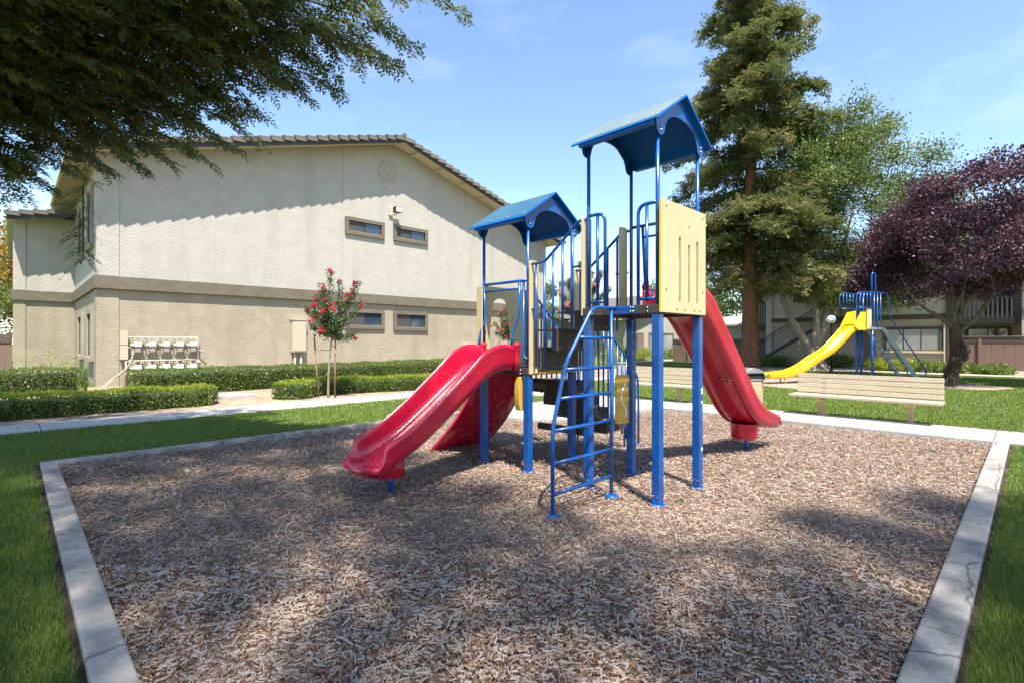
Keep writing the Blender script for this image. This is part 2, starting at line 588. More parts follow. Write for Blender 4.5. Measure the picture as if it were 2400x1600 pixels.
tag(boxp('ground', 'soil', None, -400, 400, -400, 400, -0.6, -0.10), kind='structure')
g = MB()
for (a, b, c, d) in ((-400, PIT[0] - CW, -400, 400), (PIT[0] - CW, PIT[1], -400, PIT[2] - CW), (PIT[0] - CW, PIT[1], PIT[3] + CW, 400), (PIT[1], 400, -400, 400)):
    g.add([(a, c, 0.03), (b, c, 0.03), (b, d, 0.03), (a, d, 0.03)], [(0, 1, 2, 3)])
tag(g.build('lawn', 'lawn_soil'), kind='structure')
tag(MB().add([(PIT[0] - .1, PIT[2] - .1, -0.012), (PIT[1] + .1, PIT[2] - .1, -0.012), (PIT[1] + .1, PIT[3] + .1, -0.012), (PIT[0] - .1, PIT[3] + .1, -0.012)],
             [(0, 1, 2, 3)]).build('chip_pit_floor', 'chip_base'), kind='structure')


def slab(name, poly, z, thick=0.12, material='concrete', bevel=0.008):
    o = MB().prism(poly, lambda a, b, t: (a, b, t), z - thick, z).build(name, material, None, bevel)
    tag(o, kind='structure')
    return o


def band_poly(pts, half):
    """outline of a path of constant half-width along a polyline"""
    P = [Vector((p[0], p[1], 0)) for p in pts]
    Ls, Rs = [], []
    for i, p in enumerate(P):
        t = (P[min(i + 1, len(P) - 1)] - P[max(i - 1, 0)]).normalized()
        n = Vector((-t.y, t.x, 0))
        Ls.append((p + n * half)[:2])
        Rs.append((p - n * half)[:2])
    return Rs + Ls[::-1]


# the walk along the far side of the pit, flag by flag
edges = [-9.0, -6.6, -4.2, -1.9, 0.42, 2.35, 4.25, 6.15, 8.4]
for a, b in zip(edges, edges[1:]):
    slab('sidewalk', [(PIT[1], a + .006), (11.80, a + .006), (11.80, b - .006), (PIT[1], b - .006)], 0.066)
slab('pavement_pad', [(7.15, 6.75), (7.60, 6.42), (7.95, 6.12), (10.46, 6.02), (10.46, 8.39), (6.95, 8.39), (7.0, 7.4)], 0.058)
# the walk along the beige building, flag by flag, then bending to the pit
ue = [-14 + 2.05 * i for i in range(13)]
for a, b in zip(ue, ue[1:]):
    slab('path', [(a + .006, 11.72), (b - .006, 11.72), (b - .006, 12.86), (a + .006, 12.86)], 0.052)
bend = [tuple(p[:2]) for p in spline([(10.0, 12.26, 0), (10.75, 11.55, 0), (11.05, 10.6, 0), (11.12, 9.5, 0), (11.13, 8.42, 0)], 6)]
slab('path', band_poly(bend, 0.56), 0.048)
for a, b in ((10.62, 14.6), (14.62, 18.6), (18.62, 22.6), (22.62, 26.6), (26.62, 30.6)):
    slab('path', [(a, 11.9), (b, 12.0), (b, 13.1), (a, 12.86)], 0.044)
# walk before the brown-trimmed building
fw = [-6, -2.5, 1, 4.5, 8, 11.5, 15]
for a, b in zip(fw, fw[1:]):
    slab('path', [(30.6, a + .01), (31.6, a + .01), (31.6, b - .01), (30.6, b - .01)], 0.05)
slab('path', [(31.62, 6.2), (35.8, 6.3), (35.8, 7.6), (31.62, 7.9)], 0.046)
for a, b in ((30.6, 34.5), (34.53, 38.5), (38.53, 43), (43.03, 48)):
    slab('path', [(a, 20.3), (b, 20.3), (b, 21.3), (a, 21.3)], 0.05)
# soil beds
tag(MB().add([(-14, 12.88, .036), (10.6, 12.88, .036), (24.6, 13.2, .036), (24.6, 22.04, .036), (-14, 22.04, .036)], [(0, 1, 2, 3, 4)]).build('planting_bed', 'soil'), kind='structure')
tag(MB().add([(31.62, -6, .037), (36, -6, .037), (36, 6.15, .037), (31.62, 6.15, .037)], [(0, 1, 2, 3)]).build('planting_bed', 'soil'), kind='structure')


def soil_ring(cx, cy, rx, ry, name='soil_ring'):
    pts = [(cx + rx * math.cos(a) * (1 + .08 * math.sin(3 * a + cx)), cy + ry * math.sin(a) * (1 + .1 * math.cos(5 * a)), 0.038) for a in [2 * PI * i / 28 for i in range(28)]]
    tag(MB().add(pts, [tuple(range(28))]).build(name, 'soil'), kind='structure')


soil_ring(23.0, 1.95, 1.5, 1.5)
soil_ring(28.9, 10.9, 1.7, 1.7)
soil_ring(31.4, 8.4, 1.6, 1.6)
soil_ring(21.5, 5.6, 3.6, 2.0, 'slide_pit_floor')

for a, b, c, d in ((PIT[0] - CW - .045, PIT[0] - CW, -1.2, PIT[3] + CW + .03), (PIT[0] - CW, 9.9, PIT[3] + CW, PIT[3] + CW + .03), (.4, PIT[1], PIT[2] - CW - .06, PIT[2] - CW - .02)):
    tag(MB().add([(a, c, .034), (b, c, .034), (b, d, .034), (a, d, .034)], [(0, 1, 2, 3)]).build('soil_edge', 'bark_dark'), kind='structure')

# curbs, cast in lengths; each length is an object of its own
def curb(poly, label, z=0.075):
    o = MB().prism(poly, lambda a, b, t: (a, b, t), -0.12, z).build('curb', 'curb_concrete', None, 0.014)
    tag(o, label, 'curb', 'concrete curbs round the chip area')


L0, L1 = PIT[0] - CW, PIT[0]
for i, (a, b) in enumerate(((-1.2, 1.9), (1.91, 5.2), (5.21, PIT[3] - .005))):
    curb([(L0, a), (L1, a), (L1, b), (L0, b)], ['left concrete curb, length nearest the viewer at the lower left', 'left concrete curb, middle length beside the shaded lawn', 'left concrete curb, length ending at the far left corner'][i])
B0, B1 = PIT[3], PIT[3] + CW
for i, (a, b) in enumerate(((L0, 3.1), (3.11, 6.2), (6.21, 9.9))):
    curb([(a, B0), (b, B0), (b, B1), (a, B1)], ['back concrete curb, length starting at the far left corner', 'back concrete curb, length behind the left red slide', 'back concrete curb, length running to the concrete pad'][i])
C0, C1 = PIT[2] - CW - .02, PIT[2]
for i, (a, b) in enumerate(((.41, 3.4), (3.41, 6.9), (6.91, PIT[1] - .008))):
    curb([(a, C0), (b, C0), (b, C1), (a, C1)], ['right concrete curb, length nearest the viewer at the lower right', 'right concrete curb, middle length with cracks in tree shade', 'right concrete curb, far length ending at the sidewalk'][i])

# ------------------------------------------------------------------ play structure
UA, UB = 4.37, 5.19                  # post lines
VA, VB, VC, VD = 2.49, 3.30, 4.19, 4.98
DT, DL = 1.90, 1.24                  # deck heights
RT, RL = 3.60, 2.99                  # eave heights
UM = (UA + UB) / 2
PS = thing('play_structure', 'play structure with blue gabled roofs, red slides and yellow panels on wood chips', 'play structure', (UM, 3.7, 0))


def post(u, v, deck, top):
    s = 0.042
    p = MB()
    p.box(u - s, u + s, v - s, v + s, -0.05, deck - 0.09)
    o = p.build('post', 'blue_paint', PS, 0.009)
    MB().tube([(u, v, deck - 0.1), (u, v, top)], 0.0195, 14).build('pole', 'blue_paint', o)
    MB().lathe([(0.001, .022), (.066, .020), (.072, .012), (.072, -.03)], (u, v, 0), 16).build('base_flange', 'blue_paint', o)
    for k in (-1, 1):
        MB().tube([(u - s - .004, v + k * .022, 0.09), (u - s + .002, v + k * .022, 0.09)], 0.007, 8).build('bolt', 'steel', o)
    return o


for u in (UA, UB):
    for v in (VA, VB):
        post(u, v, DT, RT + .06)
    for v in (VC, VD):
        post(u, v, DL, RL + .06)


for z0, z1 in ((1.00, 1.06), (.90, .925), (.40, .435)):
    boxp('sticker', 'slot_white', PS, UB + .0, UB + .03, VA - .0435, VA - .0422, z0, z1)


def deck(v0, v1, z, name):
    d = MB()
    for a, b, c, e in ((UA - .045, UB + .045, v0 - .045, v0 - .005), (UA - .045, UB + .045, v1 + .005, v1 + .045),
                       (UA - .045, UA - .005, v0 - .004, v1 + .004), (UB + .005, UB + .045, v0 - .004, v1 + .004)):
        d.box(a, b, c, e, z - .085, z)
    o = d.build(name, 'brown_coating', PS, 0.004)
    m = MB()
    n = 17
    for i in range(n):
        a = UA + (UB - UA) * (i + .5) / n
        m.box(a - .013, a + .013, v0 - .002, v1 + .002, z - .016, z - .004)
        b = v0 + (v1 - v0) * (i + .5) / n
        m.box(UA - .002, UB + .002, b - .013, b + .013, z - .0195, z - .007)
    m.build('deck_grid', 'brown_coating', o)
    for k in range(5):
        v = v0 + .08 + k * (v1 - v0 - .16) / 4
        MB().sphere((UA - .049, v, z - .03), .011, 8, 5).build('bolt', 'steel', o)
        if k in (0, 2, 4):
            MB().sphere((UA - .049, v, z - .066), .009, 8, 5).build('bolt', 'steel', o)
    return o


dk = deck(VA, VB, DT, 'deck')
deck(VC, VD, DL, 'deck')
bp_ = boxp('mounting_plate', 'blue_paint', PS, UA - .058, UA - .0475, 2.70, 2.98, DT - .082, DT + .0, .004)
for v in (2.72, 2.75):
    for z in (DT - .02, DT - .06):
        MB().sphere((UA - .06, v, z), .010, 8, 5).build('bolt', 'steel', bp_)


def gable_roof(v0, v1, ez, label, skin):
    """two bent sheets, ridge along v, scalloped end plates bolted to the poles"""
    rz, ov = 0.385, 0.165
    e0, e1 = UA - ov, UB + ov
    half = UM - e0
    slope = rz / half
    top = MB()
    t = 0.014
    prof = [(e0, ez), (e0 + .012, ez + .018), (UM, ez + rz + .012), (e1 - .012, ez + .018), (e1, ez), (e1 - .012, ez - .006), (UM, ez + rz - .012), (e0 + .012, ez - .006)]
    top.prism(prof, lambda a, b, s: (a, s, b), v0 - .09, v1 + .11)
    ro = top.build('roof', 'teal_roof', PS, 0.004, label)
    # lower flange of each eave, turned inwards
    for s, e in ((1, e0), (-1, e1)):
        MB().prism([(e + s * .014, ez - .030), (e + s * .085, ez - .030), (e + s * .085, ez - .008 + .071 * slope), (e + s * .014, ez - .0075)][::s], lambda a, b, q: (a, q, b), v0 - .02, v1 + .02).build('eave_flange', 'teal_roof', ro)
    for s in (-1, 1):                       # upper skin: faded on the tall roof, greyer blue on the low one
        a0, a1 = UM + s * .012, UM + s * (half - .02)
        z0_, z1_ = ez + rz + .0145 - .012 * slope, ez + .0205 + .008 * slope
        MB().prism([(a0, z0_), (a1, z1_), (a1, z1_ + .003), (a0, z0_ + .003)][::-s], lambda a, b, q: (a, q, b), v0 - .08, v1 + .10).build('roof_skin', skin, ro)
    # end plates
    def arch_plate(v, tt):
        out_, inn = [], []
        n = 40
        a0, a1 = UA - .085, UB + .085
        for i in range(n + 1):
            x = a0 + (a1 - a0) * i / n
            out_.append((x, ez + .012 + (x - e0 if x < UM else e1 - x) * slope - .022))
        low = []
        for i in range(n + 1):
            x = a0 + (a1 - a0) * i / n
            dx = min(x - a0, a1 - x)
            if dx < .17:                       # ear round the pole
                q = (dx - .085) / .085
                z = ez - .10 + .10 * (1 - math.sqrt(max(0, 1 - q * q)))
            else:
                q = (x - UM) / (half - ov - .085 + .0)
                z = ez - .02 + .185 * math.sqrt(max(0, 1 - min(1, abs(q)) ** 2.0)) * 1.0
            low.append((x, min(z, out_[i][1] - .008)))
        m = MB()
        for i in range(n):
            q = [out_[i], out_[i + 1], low[i + 1], low[i]]
            m.prism(q, lambda a, b, s: (a, s, b), v, v + tt)
        bm_o = m.build('gable_plate', 'blue_paint', ro)
        for x in (UA, UB):
            for z in (ez - .055, ez - .015):
                for yy in (v - .004,):
                    MB().sphere((x, yy, z), .011, 8, 5).build('bolt', 'steel', ro)
        return bm_o
    arch_plate(v0 - .034, .012)
    arch_plate(v1 + .022, .012)
    nb = MB()
    for v in np.linspace(v0 - .05, v1 + .07, 4):
        for f in (.10, .93):
            x = e0 + (UM - e0) * f
            z = ez + .022 + rz * f
            nb = MB().sphere((x, v, z), .009, 8, 5)
            nb.build('rivet', 'steel', ro)
    return ro


gable_roof(VA, VB, RT, 'taller blue gabled roof', 'faded_roof')
gable_roof(VC, VD, RL, 'lower blue gabled roof', 'blue_roof_skin')

# ---- yellow panel with three slots on the near side of the tall tower
pan = MB()
PX0, PX1, PZ0, PZ1 = UA - .05, UB + .05, DT - .075, DT + 0.99
slots = [(4.68, 1.94, 2.555), (4.87, 1.94, 2.50), (5.05, 1.94, 2.555)]
xs = [PX0]
sw = .021
cells = []
prev = PX0
for (x, z0, z1) in slots:
    pan.prism([(prev, PZ0), (x - sw, PZ0), (x - sw, PZ1), (prev, PZ1)], lambda a, b, t: (a, t, b), VA - .066, VA - .047)
    arc_t = [(x + sw * math.cos(a), z1 + sw * math.sin(a)) for a in np.linspace(0, PI, 7)]
    arc_b = [(x + sw * math.cos(a), z0 + sw * math.sin(a)) for a in np.linspace(PI, 2 * PI, 7)]
    pan.prism([(x - sw, PZ1), *arc_t[::-1], (x + sw, PZ1)][::-1], lambda a, b, t: (a, t, b), VA - .066, VA - .047)
    pan.prism([(x - sw, PZ0), *arc_b, (x + sw, PZ0)], lambda a, b, t: (a, t, b), VA - .066, VA - .047)
    prev = x + sw
pan.prism([(prev, PZ0), (PX1, PZ0), (PX1, PZ1), (prev, PZ1)], lambda a, b, t: (a, t, b), VA - .066, VA - .047)
po = pan.build('slotted_panel', 'yellow_panel', PS)
MB().box(PX0 - .002, PX1 + .002, VA - .064, VA - .049, PZ0 - .004, PZ0 + .006).build('panel_edge', 'shaded_yellow_panel', po)
MB().box(PX0 - .003, PX0 + .004, VA - .067, VA - .047, PZ0, PZ1 - .01).build('panel_edge', 'yellow_plastic', po)
for x, z in ((4.41, 2.83), (5.17, 2.83), (4.87, 2.70), (4.41, 2.04), (5.17, 2.06), (4.62, 1.86), (4.78, 1.86), (4.98, 1.86), (5.1, 1.86)):
    MB().tube([(x, VA - .0665, z), (x, VA - .070, z)], .009, 8).build('bolt', 'brown_coating', po)


def strip(u0, u1, v, z0, z1, name='side_panel'):
    """narrow upright board with rounded top corners, facing along v"""
    r = .03
    poly = [(u0, z0), (u1, z0), (u1, z1 - r), (u1 - r * .3, z1 - r * .3), (u1 - r, z1), (u0 + r, z1), (u0 + r * .3, z1 - r * .3), (u0, z1 - r)]
    o = MB().prism(poly, lambda a, b, t: (a, t, b), v - .010, v + .010).build(name, 'yellow_panel', PS, .003)
    for z in (z0 + .12, z1 - .28):
        MB().tube([((u0 + u1) / 2 - .02, v - .009, z), ((u0 + u1) / 2 - .02, v - .014, z)], .008, 8).build('bolt', 'brown_coating', o)
    return o


# boards flanking the inner stair: low tower side and tall tower side
strip(UA - .04, UA + .115, VC - .057, 1.17, 2.50)
strip(UB - .02, UB + .135, VC - .057, 1.17, 2.50)
boxp('panel_sill', 'shaded_yellow_panel', PS, UA + .116, UB - .021, VC - .066, VC - .047, 1.165, 1.20, .003)
strip(UA - .045, UA + .115, VB + .057, DT - .08, 2.88)
strip(UB - .16, UB - .01, VB + .057, DT - .08, 2.88)
# boards at the slide entrance of the low tower, facing along u
for v0, v1 in ((VD - .03, VD + .075),):
    MB().prism([(v0, 1.17), (v1, 1.17), (v1, 2.26), (v0, 2.26)], lambda a, b, t: (t, a, b), UA - .062, UA - .046).build('side_panel', 'yellow_panel', PS, .003)

# arch panel over the climbing wall (v = VD side)
def arch_panel():
    v = VD + .03
    x0, x1, z0, z1 = UA - .02, UB + .05, 1.17, 2.27
    c, top, hw, spring = 4.69, 2.13, .165, 1.98
    inner = [(c - .215, z0), (c - .20, 1.52), (c - .185, 1.75), (c - .155, 1.93)]
    inner += [(c + .148 * math.cos(a), 1.985 + .145 * math.sin(a)) for a in np.linspace(PI, 0, 13)]
    inner += [(c + .155, 1.93), (c + .185, 1.75), (c + .20, 1.52), (c + .215, z0)]
    m = MB()
    ov = [(4.44, 1.84, .020, .065), (4.415, 1.64, .022, .06), (4.935, 1.83, .018, .065), (4.945, 1.64, .020, .06)]
    # left and right jambs are plates with two oval holes each
    def jamb(a0, a1, edge, sgn, holes):
        zs = sorted([z0, z1] + [h[1] - h[3] - .02 for h in holes] + [h[1] + h[3] + .02 for h in holes])
        def xe(z):      # inner edge of the jamb at height z
            pts = inner if sgn < 0 else inner[::-1]
            for (xa, za), (xb, zb) in zip(pts, pts[1:]):
                if za <= z <= zb and zb > za:
                    return xa + (xb - xa) * (z - za) / (zb - za)
            return c
        for za, zb in zip(zs, zs[1:]):
            hole = [h for h in holes if abs((za + zb) / 2 - h[1]) < .02]
            zt = min(zb, 2.12)
            if za >= 2.12:
                continue
            steps = 10
            if not hole:
                for i in range(steps):
                    q0, q1 = za + (zt - za) * i / steps, za + (zt - za) * (i + 1) / steps
                    poly = [(edge, q0), (xe(q0), q0), (xe(q1), q1), (edge, q1)]
                    m.prism(poly if sgn < 0 else poly[::-1], lambda a, b, t: (a, t, b), v, v + .019)
            else:
                hx, hz, ha, hb = hole[0]
                n = 20
                inn = [(hx + ha * math.cos(2 * PI * i / n), hz + hb * math.sin(2 * PI * i / n)) for i in range(n)]
                out_ = []
                for i in range(n):
                    ca, sa = math.cos(2 * PI * i / n), math.sin(2 * PI * i / n)
                    zz_ = hz + (zb - za) / 2 * max(-1, min(1, sa * 1.45))
                    fr = max(-1, min(1, ca * 1.45))
                    lo, hi = (edge, xe(zz_)) if sgn < 0 else (xe(zz_), edge)
                    xx = hx + (hi - hx) * fr if fr > 0 else hx + (hx - lo) * fr
                    out_.append((xx, zz_))
                m.ring(out_, inn, lambda a, b, t: (a, t, b), v, v + .019)
    jamb(x0, c, x0, -1, ov[:2])
    jamb(c, x1, x1, 1, ov[2:])
    m.prism([(x0, 2.12), (x1, 2.12), (x1, z1), (x0, z1)], lambda a, b, t: (a, t, b), v, v + .019)
    m.build('arch_panel', 'yellow_panel', PS)


arch_panel()

# ---- pipes
PR = .0165


def pipe(name, pts, parent, r=PR, rad=.07, n=10):
    return MB().tube(fillet(pts, rad), r, n).build(name, 'blue_paint', parent)


# slide entrance of the low tower: cross bar, hoop that drops into the slide, side loops
u = UA - .01
h1 = pipe('entrance_rail', [(u, VC, 2.275), (u, VD, 2.275)], PS, .018)
pipe('hoop', [(u - .01, 4.315, 2.265), (u - .01, 4.325, 1.86), (u - .05, 4.385, 1.66), (u - .07, 4.385, 1.50)], h1, .0165)
pipe('hoop', [(u - .01, 4.955, 2.265), (u - .01, 4.93, 1.80), (u - .05, 4.985, 1.66), (u - .07, 4.985, 1.50)], h1, .0165)
pipe('hoop', [(u - .01, 4.335, 2.185), (u - .01, 4.93, 2.185)], h1, .0135)
pipe('hoop', [(u, 4.255, 2.26), (u, 4.255, 1.36), (u, VC, 1.345)], h1, .0155)
pipe('hoop', [(u, 5.03, 2.26), (u, 5.03, 1.36), (u, VD, 1.345)], h1, .0155)

# grab loops either side of the ladder opening, tall tower
for s, v0 in ((-1, VB), (1, VA)):
    l = pipe('grab_loop', [(UA, v0, 2.875), (UA - .0, v0 + s * .21, 2.875), (UA - .0, v0 + s * .21, DT + .0)], PS, .0175, .10)
    pipe('grab_bar', [(UA, v0 + s * .115, 2.86), (UA, v0 + s * .115, DT + .03)], l, .0165)
    pipe('grab_bar', [(UA, v0, DT + .06), (UA, v0 + s * .20, DT + .06)], l, .0155)
# slide side of the tall tower
sr = pipe('entrance_rail', [(UB + .01, VA, 2.88), (UB + .01, VB, 2.88)], PS, .018)
pipe('hoop', [(UB + .02, 2.62, 2.87), (UB + .02, 2.64, 2.45), (UB + .09, 2.60, 2.22)], sr, .0165)
pipe('hoop', [(UB + .02, 3.16, 2.87), (UB + .02, 3.14, 2.45), (UB + .09, 3.17, 2.22)], sr, .0165)
pipe('hoop', [(UB + .02, 2.63, 2.75), (UB + .02, 3.15, 2.75)], sr, .0135)

# ladder: rungs along u, one straight rail by the deck, one that leans out
LV = 2.93
ld = MB().tube(fillet([(3.365, LV, -.02), (3.365, LV, .79), (3.54, LV, 1.355), (3.81, LV, 1.70), (3.945, LV, 1.876), (4.33, LV, 1.876)], .10, 6), .0185, 12).build('ladder', 'blue_paint', PS)
pipe('ladder_rail', [(4.25, LV, -.02), (4.25, LV, 1.86)], ld, .0175)
for z, ua in ((0.22, 3.37), (0.485, 3.37), (0.77, 3.37), (1.045, 3.445), (1.30, 3.525), (1.585, 3.72)):
    MB().tube([(ua, LV, z), (4.25, LV, z)], .0165, 10).build('rung', 'blue_paint', ld)
for u in (3.365, 4.25):
    MB().lathe([(.001, .05), (.03, .048), (.072, .03), (.078, .018), (.072, .006), (.05, 0), (.05, -.03)], (u, LV, 0), 18).build('foot', 'blue_paint', ld)
    MB().sphere((u - .035, LV + .03, .038), .008, 8, 5).build('bolt', 'steel', ld)

# inner stair from the low deck up to the tall deck: three closed risers with treads
def step_box(u0, u1, v0, v1, z0, z1, along='v'):
    cz = .035
    o = MB()
    if along == 'v':
        poly = [(u0, z0), (u1, z0), (u1, z1 - cz), (u1 - cz, z1), (u0 + cz, z1), (u0, z1 - cz)]
        o.prism(poly, lambda a, b, t: (a, t, b), v0, v0 + .012)
        o.box(u0 + .02, u1 - .02, v0 + .013, v1, z1 - .03, z1 - .004)
    else:
        poly = [(v0, z0), (v1, z0), (v1, z1 - cz), (v1 - cz, z1), (v0 + cz, z1), (v0, z1 - cz)]
        o.prism(poly, lambda a, b, t: (t, a, b), u0, u0 + .012)
        o.box(u0 + .013, u1, v0 + .004, v1 - .004, z1 - .03, z1 - .004)
        o.box(u0 + .013, u1, v0 - .012, v0 + .003, z0 + .02, z1)
    s = o.build('step', 'brown_coating', PS, .003)
    return s


for i, (v, z0, z1) in enumerate(((VC - .08, 1.21, 1.485), (3.86, 1.44, 1.70), (3.56, 1.67, 1.895))):
    s = step_box(UA + .10, UB + .03, v, v + .28, z0, z1)
    for k in range(4):
        x = UA + .2 + k * .16
        MB().sphere((x, v - .003, z0 + .045), .009, 8, 5).build('bolt', 'steel', s)
    for k in range(3):
        MB().tube([(UA + .24 + .27 * k, v + .10, z1 - .004), (UA + .24 + .27 * k, v + .10, z1 + .009)], .016, 8).build('bolt_cap', 'steel', s)
for u, pv in ((UA + .0, (4.06, 3.93, 3.80, 3.66, 3.52)), (UB + .01, (4.06, 3.92, 3.78, 3.64, 3.50))):
    top = [(u, VC - .05, 2.46), (u, 3.93, 2.46), (u, 3.52, 2.775), (u, 3.44, 2.845), (u, VB + .03, 2.85)]
    tr = pipe('stair_rail', top, PS, .0165, .05)
    def rail_z(v):
        for a, b in zip(top, top[1:]):
            if b[1] <= v <= a[1]:
                return a[2] + (b[2] - a[2]) * (a[1] - v) / (a[1] - b[1])
        return 2.46
    for v in pv:
        zb = 1.24 if v > 3.9 else 1.46 if v > 3.72 else 1.68
        MB().tube([(u, v, zb), (u, v, rail_z(v))], .0145, 10).build('picket', 'blue_paint', tr)
    MB().tube([(u, VC - .04, 1.93), (u, 4.06, 1.93)], .0135, 8).build('crossbar', 'blue_paint', tr)
    MB().tube([(u, 3.52, 2.36), (u, VB + .05, 2.36)], .0135, 8).build('crossbar', 'blue_paint', tr)

# outer stair from the low deck down and away (along +u)
for i in range(4):
    ue_ = UB + .02 + .27 * i
    z1 = 1.04 - .205 * i
    s = step_box(ue_, ue_ + .30, VC + .03, VD - .03, z1 - .185, z1, 'u')
    for k in range(3):
        MB().tube([(ue_ + .12, VC + .15 + .24 * k, z1 - .004), (ue_ + .12, VC + .15 + .24 * k, z1 + .010)], .017, 8).build('bolt_cap', 'steel', s)
boxp('step_beam', 'brown_coating', PS, 5.28, 5.33, VC - .12, VD - .1, .33, .42, .004)
for v in (VC - .03, VD + .03):
    top = [(UB + .03, v, 2.22), (UB + .16, v, 2.22), (6.45, v, 1.28), (6.72, v, 1.02), (6.74, v, .62), (6.74, v, -.02)]
    tr = pipe('stair_rail', top, PS, .0165, .10)
    for k in range(11):
        uu = UB + .09 + k * .113
        zt = 2.22 if uu < UB + .16 else 2.22 - (uu - UB - .16) * (.94 / (6.45 - UB - .16))
        zb = 1.14 - .205 * (uu - UB) / .27 * .98
        MB().tube([(uu, v, max(zb, .1) - .1), (uu, v, zt)], .0135, 8).build('picket', 'blue_paint', tr)
    MB().tube([(6.36, v, -.02), (6.36, v, 1.12)], .0145, 8).build('rail_post', 'blue_paint', tr)
    MB().lathe([(.001, .02), (.055, .016), (.06, .004), (.06, -.02)], (6.74, v, 0), 14).build('foot', 'blue_paint', tr)
    MB().box(6.25, 6.40, v - .012, v + .012, .30, .36).build('bracket', 'brown_coating', tr)

# play panel with an S slot beside the far inner post, wheel panel behind the front post of the low tower
gp = MB().prism([(5.185 - .30 + .0, .62), (5.15, .60), (5.15, 1.17), (4.90, 1.17), (4.885, 1.15)], lambda a, b, t: (a, t, b), VB + .0, VB + .02).build('play_panel', 'shaded_yellow_panel', PS, .004)
sp = [(5.03 + .05 * math.sin(t * 2 * PI + .9) , VB - .002, .68 + .40 * t) for t in np.linspace(0, 1, 22)]
MB().tube(sp, .0085, 6).build('s_slot', 'slot_white', gp)
boxp('panel_bracket', 'blue_paint', PS, 5.145, UB - .03, VB - .002, VB + .024, .60, 1.17, .004)
wp = MB()
wp.prism([(4.36 + .075 * math.cos(a) * 1.0, 0.93 + .2 * max(-1, min(1, 1.35 * math.sin(a)))) for a in np.linspace(0, 2 * PI, 24, endpoint=False)], lambda a, b, t: (a, t, b), VC + .07, VC + .15)
wp.build('play_panel', 'shaded_yellow_panel', PS, .008)

# ---- slides
def slide(name, bed, w, vc, hw, material, parent, label=None, wid=None, deep=None):
    """bed = [(u, z)], swept trough with rolled rims; hw gives wall height per station, wid the half width"""
    n0 = len(bed)
    B = spline([(a, 0, b) for a, b in bed], 6)
    Hs = [p.x for p in spline([(h, 0, 0) for h in hw], 6)]
    Ws = [p.x for p in spline([(x, 0, 0) for x in (wid or [w] * n0)], 6)]
    Ds = [p.x for p in spline([(x, 0, 0) for x in (deep or [1] * n0)], 6)]
    rows = []
    for i, p in enumerate(B):
        t = (B[min(i + 1, len(B) - 1)] - B[max(i - 1, 0)]).normalized()
        nrm = Vector((-t.z, 0, t.x))
        if nrm.z < 0:
            nrm = -nrm
        h = max(.012, Hs[i])
        a = Ws[i]
        half = [(0, 0), (.45 * a, .0), (.72 * a, .004), (.83 * a, .020), (.89 * a, .30 * h + .012), (.92 * a, .70 * h), (.945 * a, .93 * h), (.975 * a, h + .010),
                (1.02 * a, h + .014), (1.07 * a, h + .004), (1.085 * a, h - .018), (1.07 * a, h - .036), (1.03 * a, .72 * h - .02), (1.0 * a, .38 * h - .02),
                (.95 * a, -.012), (.86 * a, -.034), (.76 * a, -.040), (.70 * a, -.030), (.60 * a, -.028), (.52 * a, -.044), (.2 * a, -.048), (0, -.048)]
        half = [(l, q * Ds[i] if q < 0 else q) for l, q in half]
        loop = [(l, q) for l, q in half] + [(-l, q) for l, q in half[::-1][1:-1]]
        rows.append([p + nrm * q + Vector((0, vc + l, 0)) for l, q in loop])
    m = MB()
    k = len(rows[0])
    vs_ = [q for r in rows for q in r]
    fs = []
    for i in range(len(rows) - 1):
        for j in range(k):
            j2 = (j + 1) % k
            fs.append((i * k + j, i * k + j2, (i + 1) * k + j2, (i + 1) * k + j))
    m.add(vs_, fs, True)
    for i, rev in ((0, True), (len(rows) - 1, False)):
        idx = list(range(i * k, i * k + k))
        nh = len(half)
        # cap: strip between upper and lower halves of the loop
        c = sum((rows[i][j] for j in range(k)), Vector()) / k
        m.v.append(tuple(c))
        ci = len(m.v) - 1
        # fan is fine because the caps are hidden in the rolled end
        for j in range(k):
            m.f.append((idx[j], idx[(j + 1) % k], ci) if not rev else (idx[(j + 1) % k], idx[j], ci))
            m.s.append(False)
    return m.build(name, material, parent, label=label)


s1 = slide('slide', [(4.34, 1.245), (4.12, 1.245), (3.93, 1.20), (3.70, 1.055), (3.28, .745), (2.98, .54), (2.78, .44), (2.65, .385), (2.575, .360), (2.505, .344), (2.445, .339), (2.40, .335), (2.368, .324), (2.352, .303)],
           .285, 4.60, [.20, .26, .26, .225, .205, .20, .195, .19, .175, .07, .014, .012, .012, .012], 'red_plastic', PS, label='red slide facing the beige building',
           wid=[.285, .285, .285, .285, .285, .29, .295, .30, .305, .308, .30, .275, .215, .15],
           deep=[1, 1, 1, 1, 1, 1, 1.1, 1.4, 1.8, 2.1, 2.2, 2.0, 1.5, 1.0])
for v in (4.30, 4.90):
    MB().lathe([(.001, .335), (.034, .335), (.046, .325), (.048, .30), (.040, .28), (.038, .12), (.030, .0), (.001, -.005)], (4.285, v, 1.20), 16).build('handle_socket', 'red_plastic', s1)
for k in range(5):                      # ribs on the exit lip
    uu = 2.56 - k * .034
    MB().tube([(uu, 4.60 - .2 + .012 * k, .352 - .003 * k), (uu - .01, 4.60, .350 - .003 * k), (uu, 4.60 + .2 - .012 * k, .352 - .003 * k)], .008, 6).build('tread_rib', 'red_plastic', s1)
MB().tube([(2.74, 4.60, .19), (2.74, 4.60, .40)], .17, 18, .15).build('support_boss', 'red_plastic', s1)
MB().tube([(2.80, 4.66, -.03), (2.80, 4.66, .24)], .028, 12).build('slide_leg', 'blue_paint', s1)
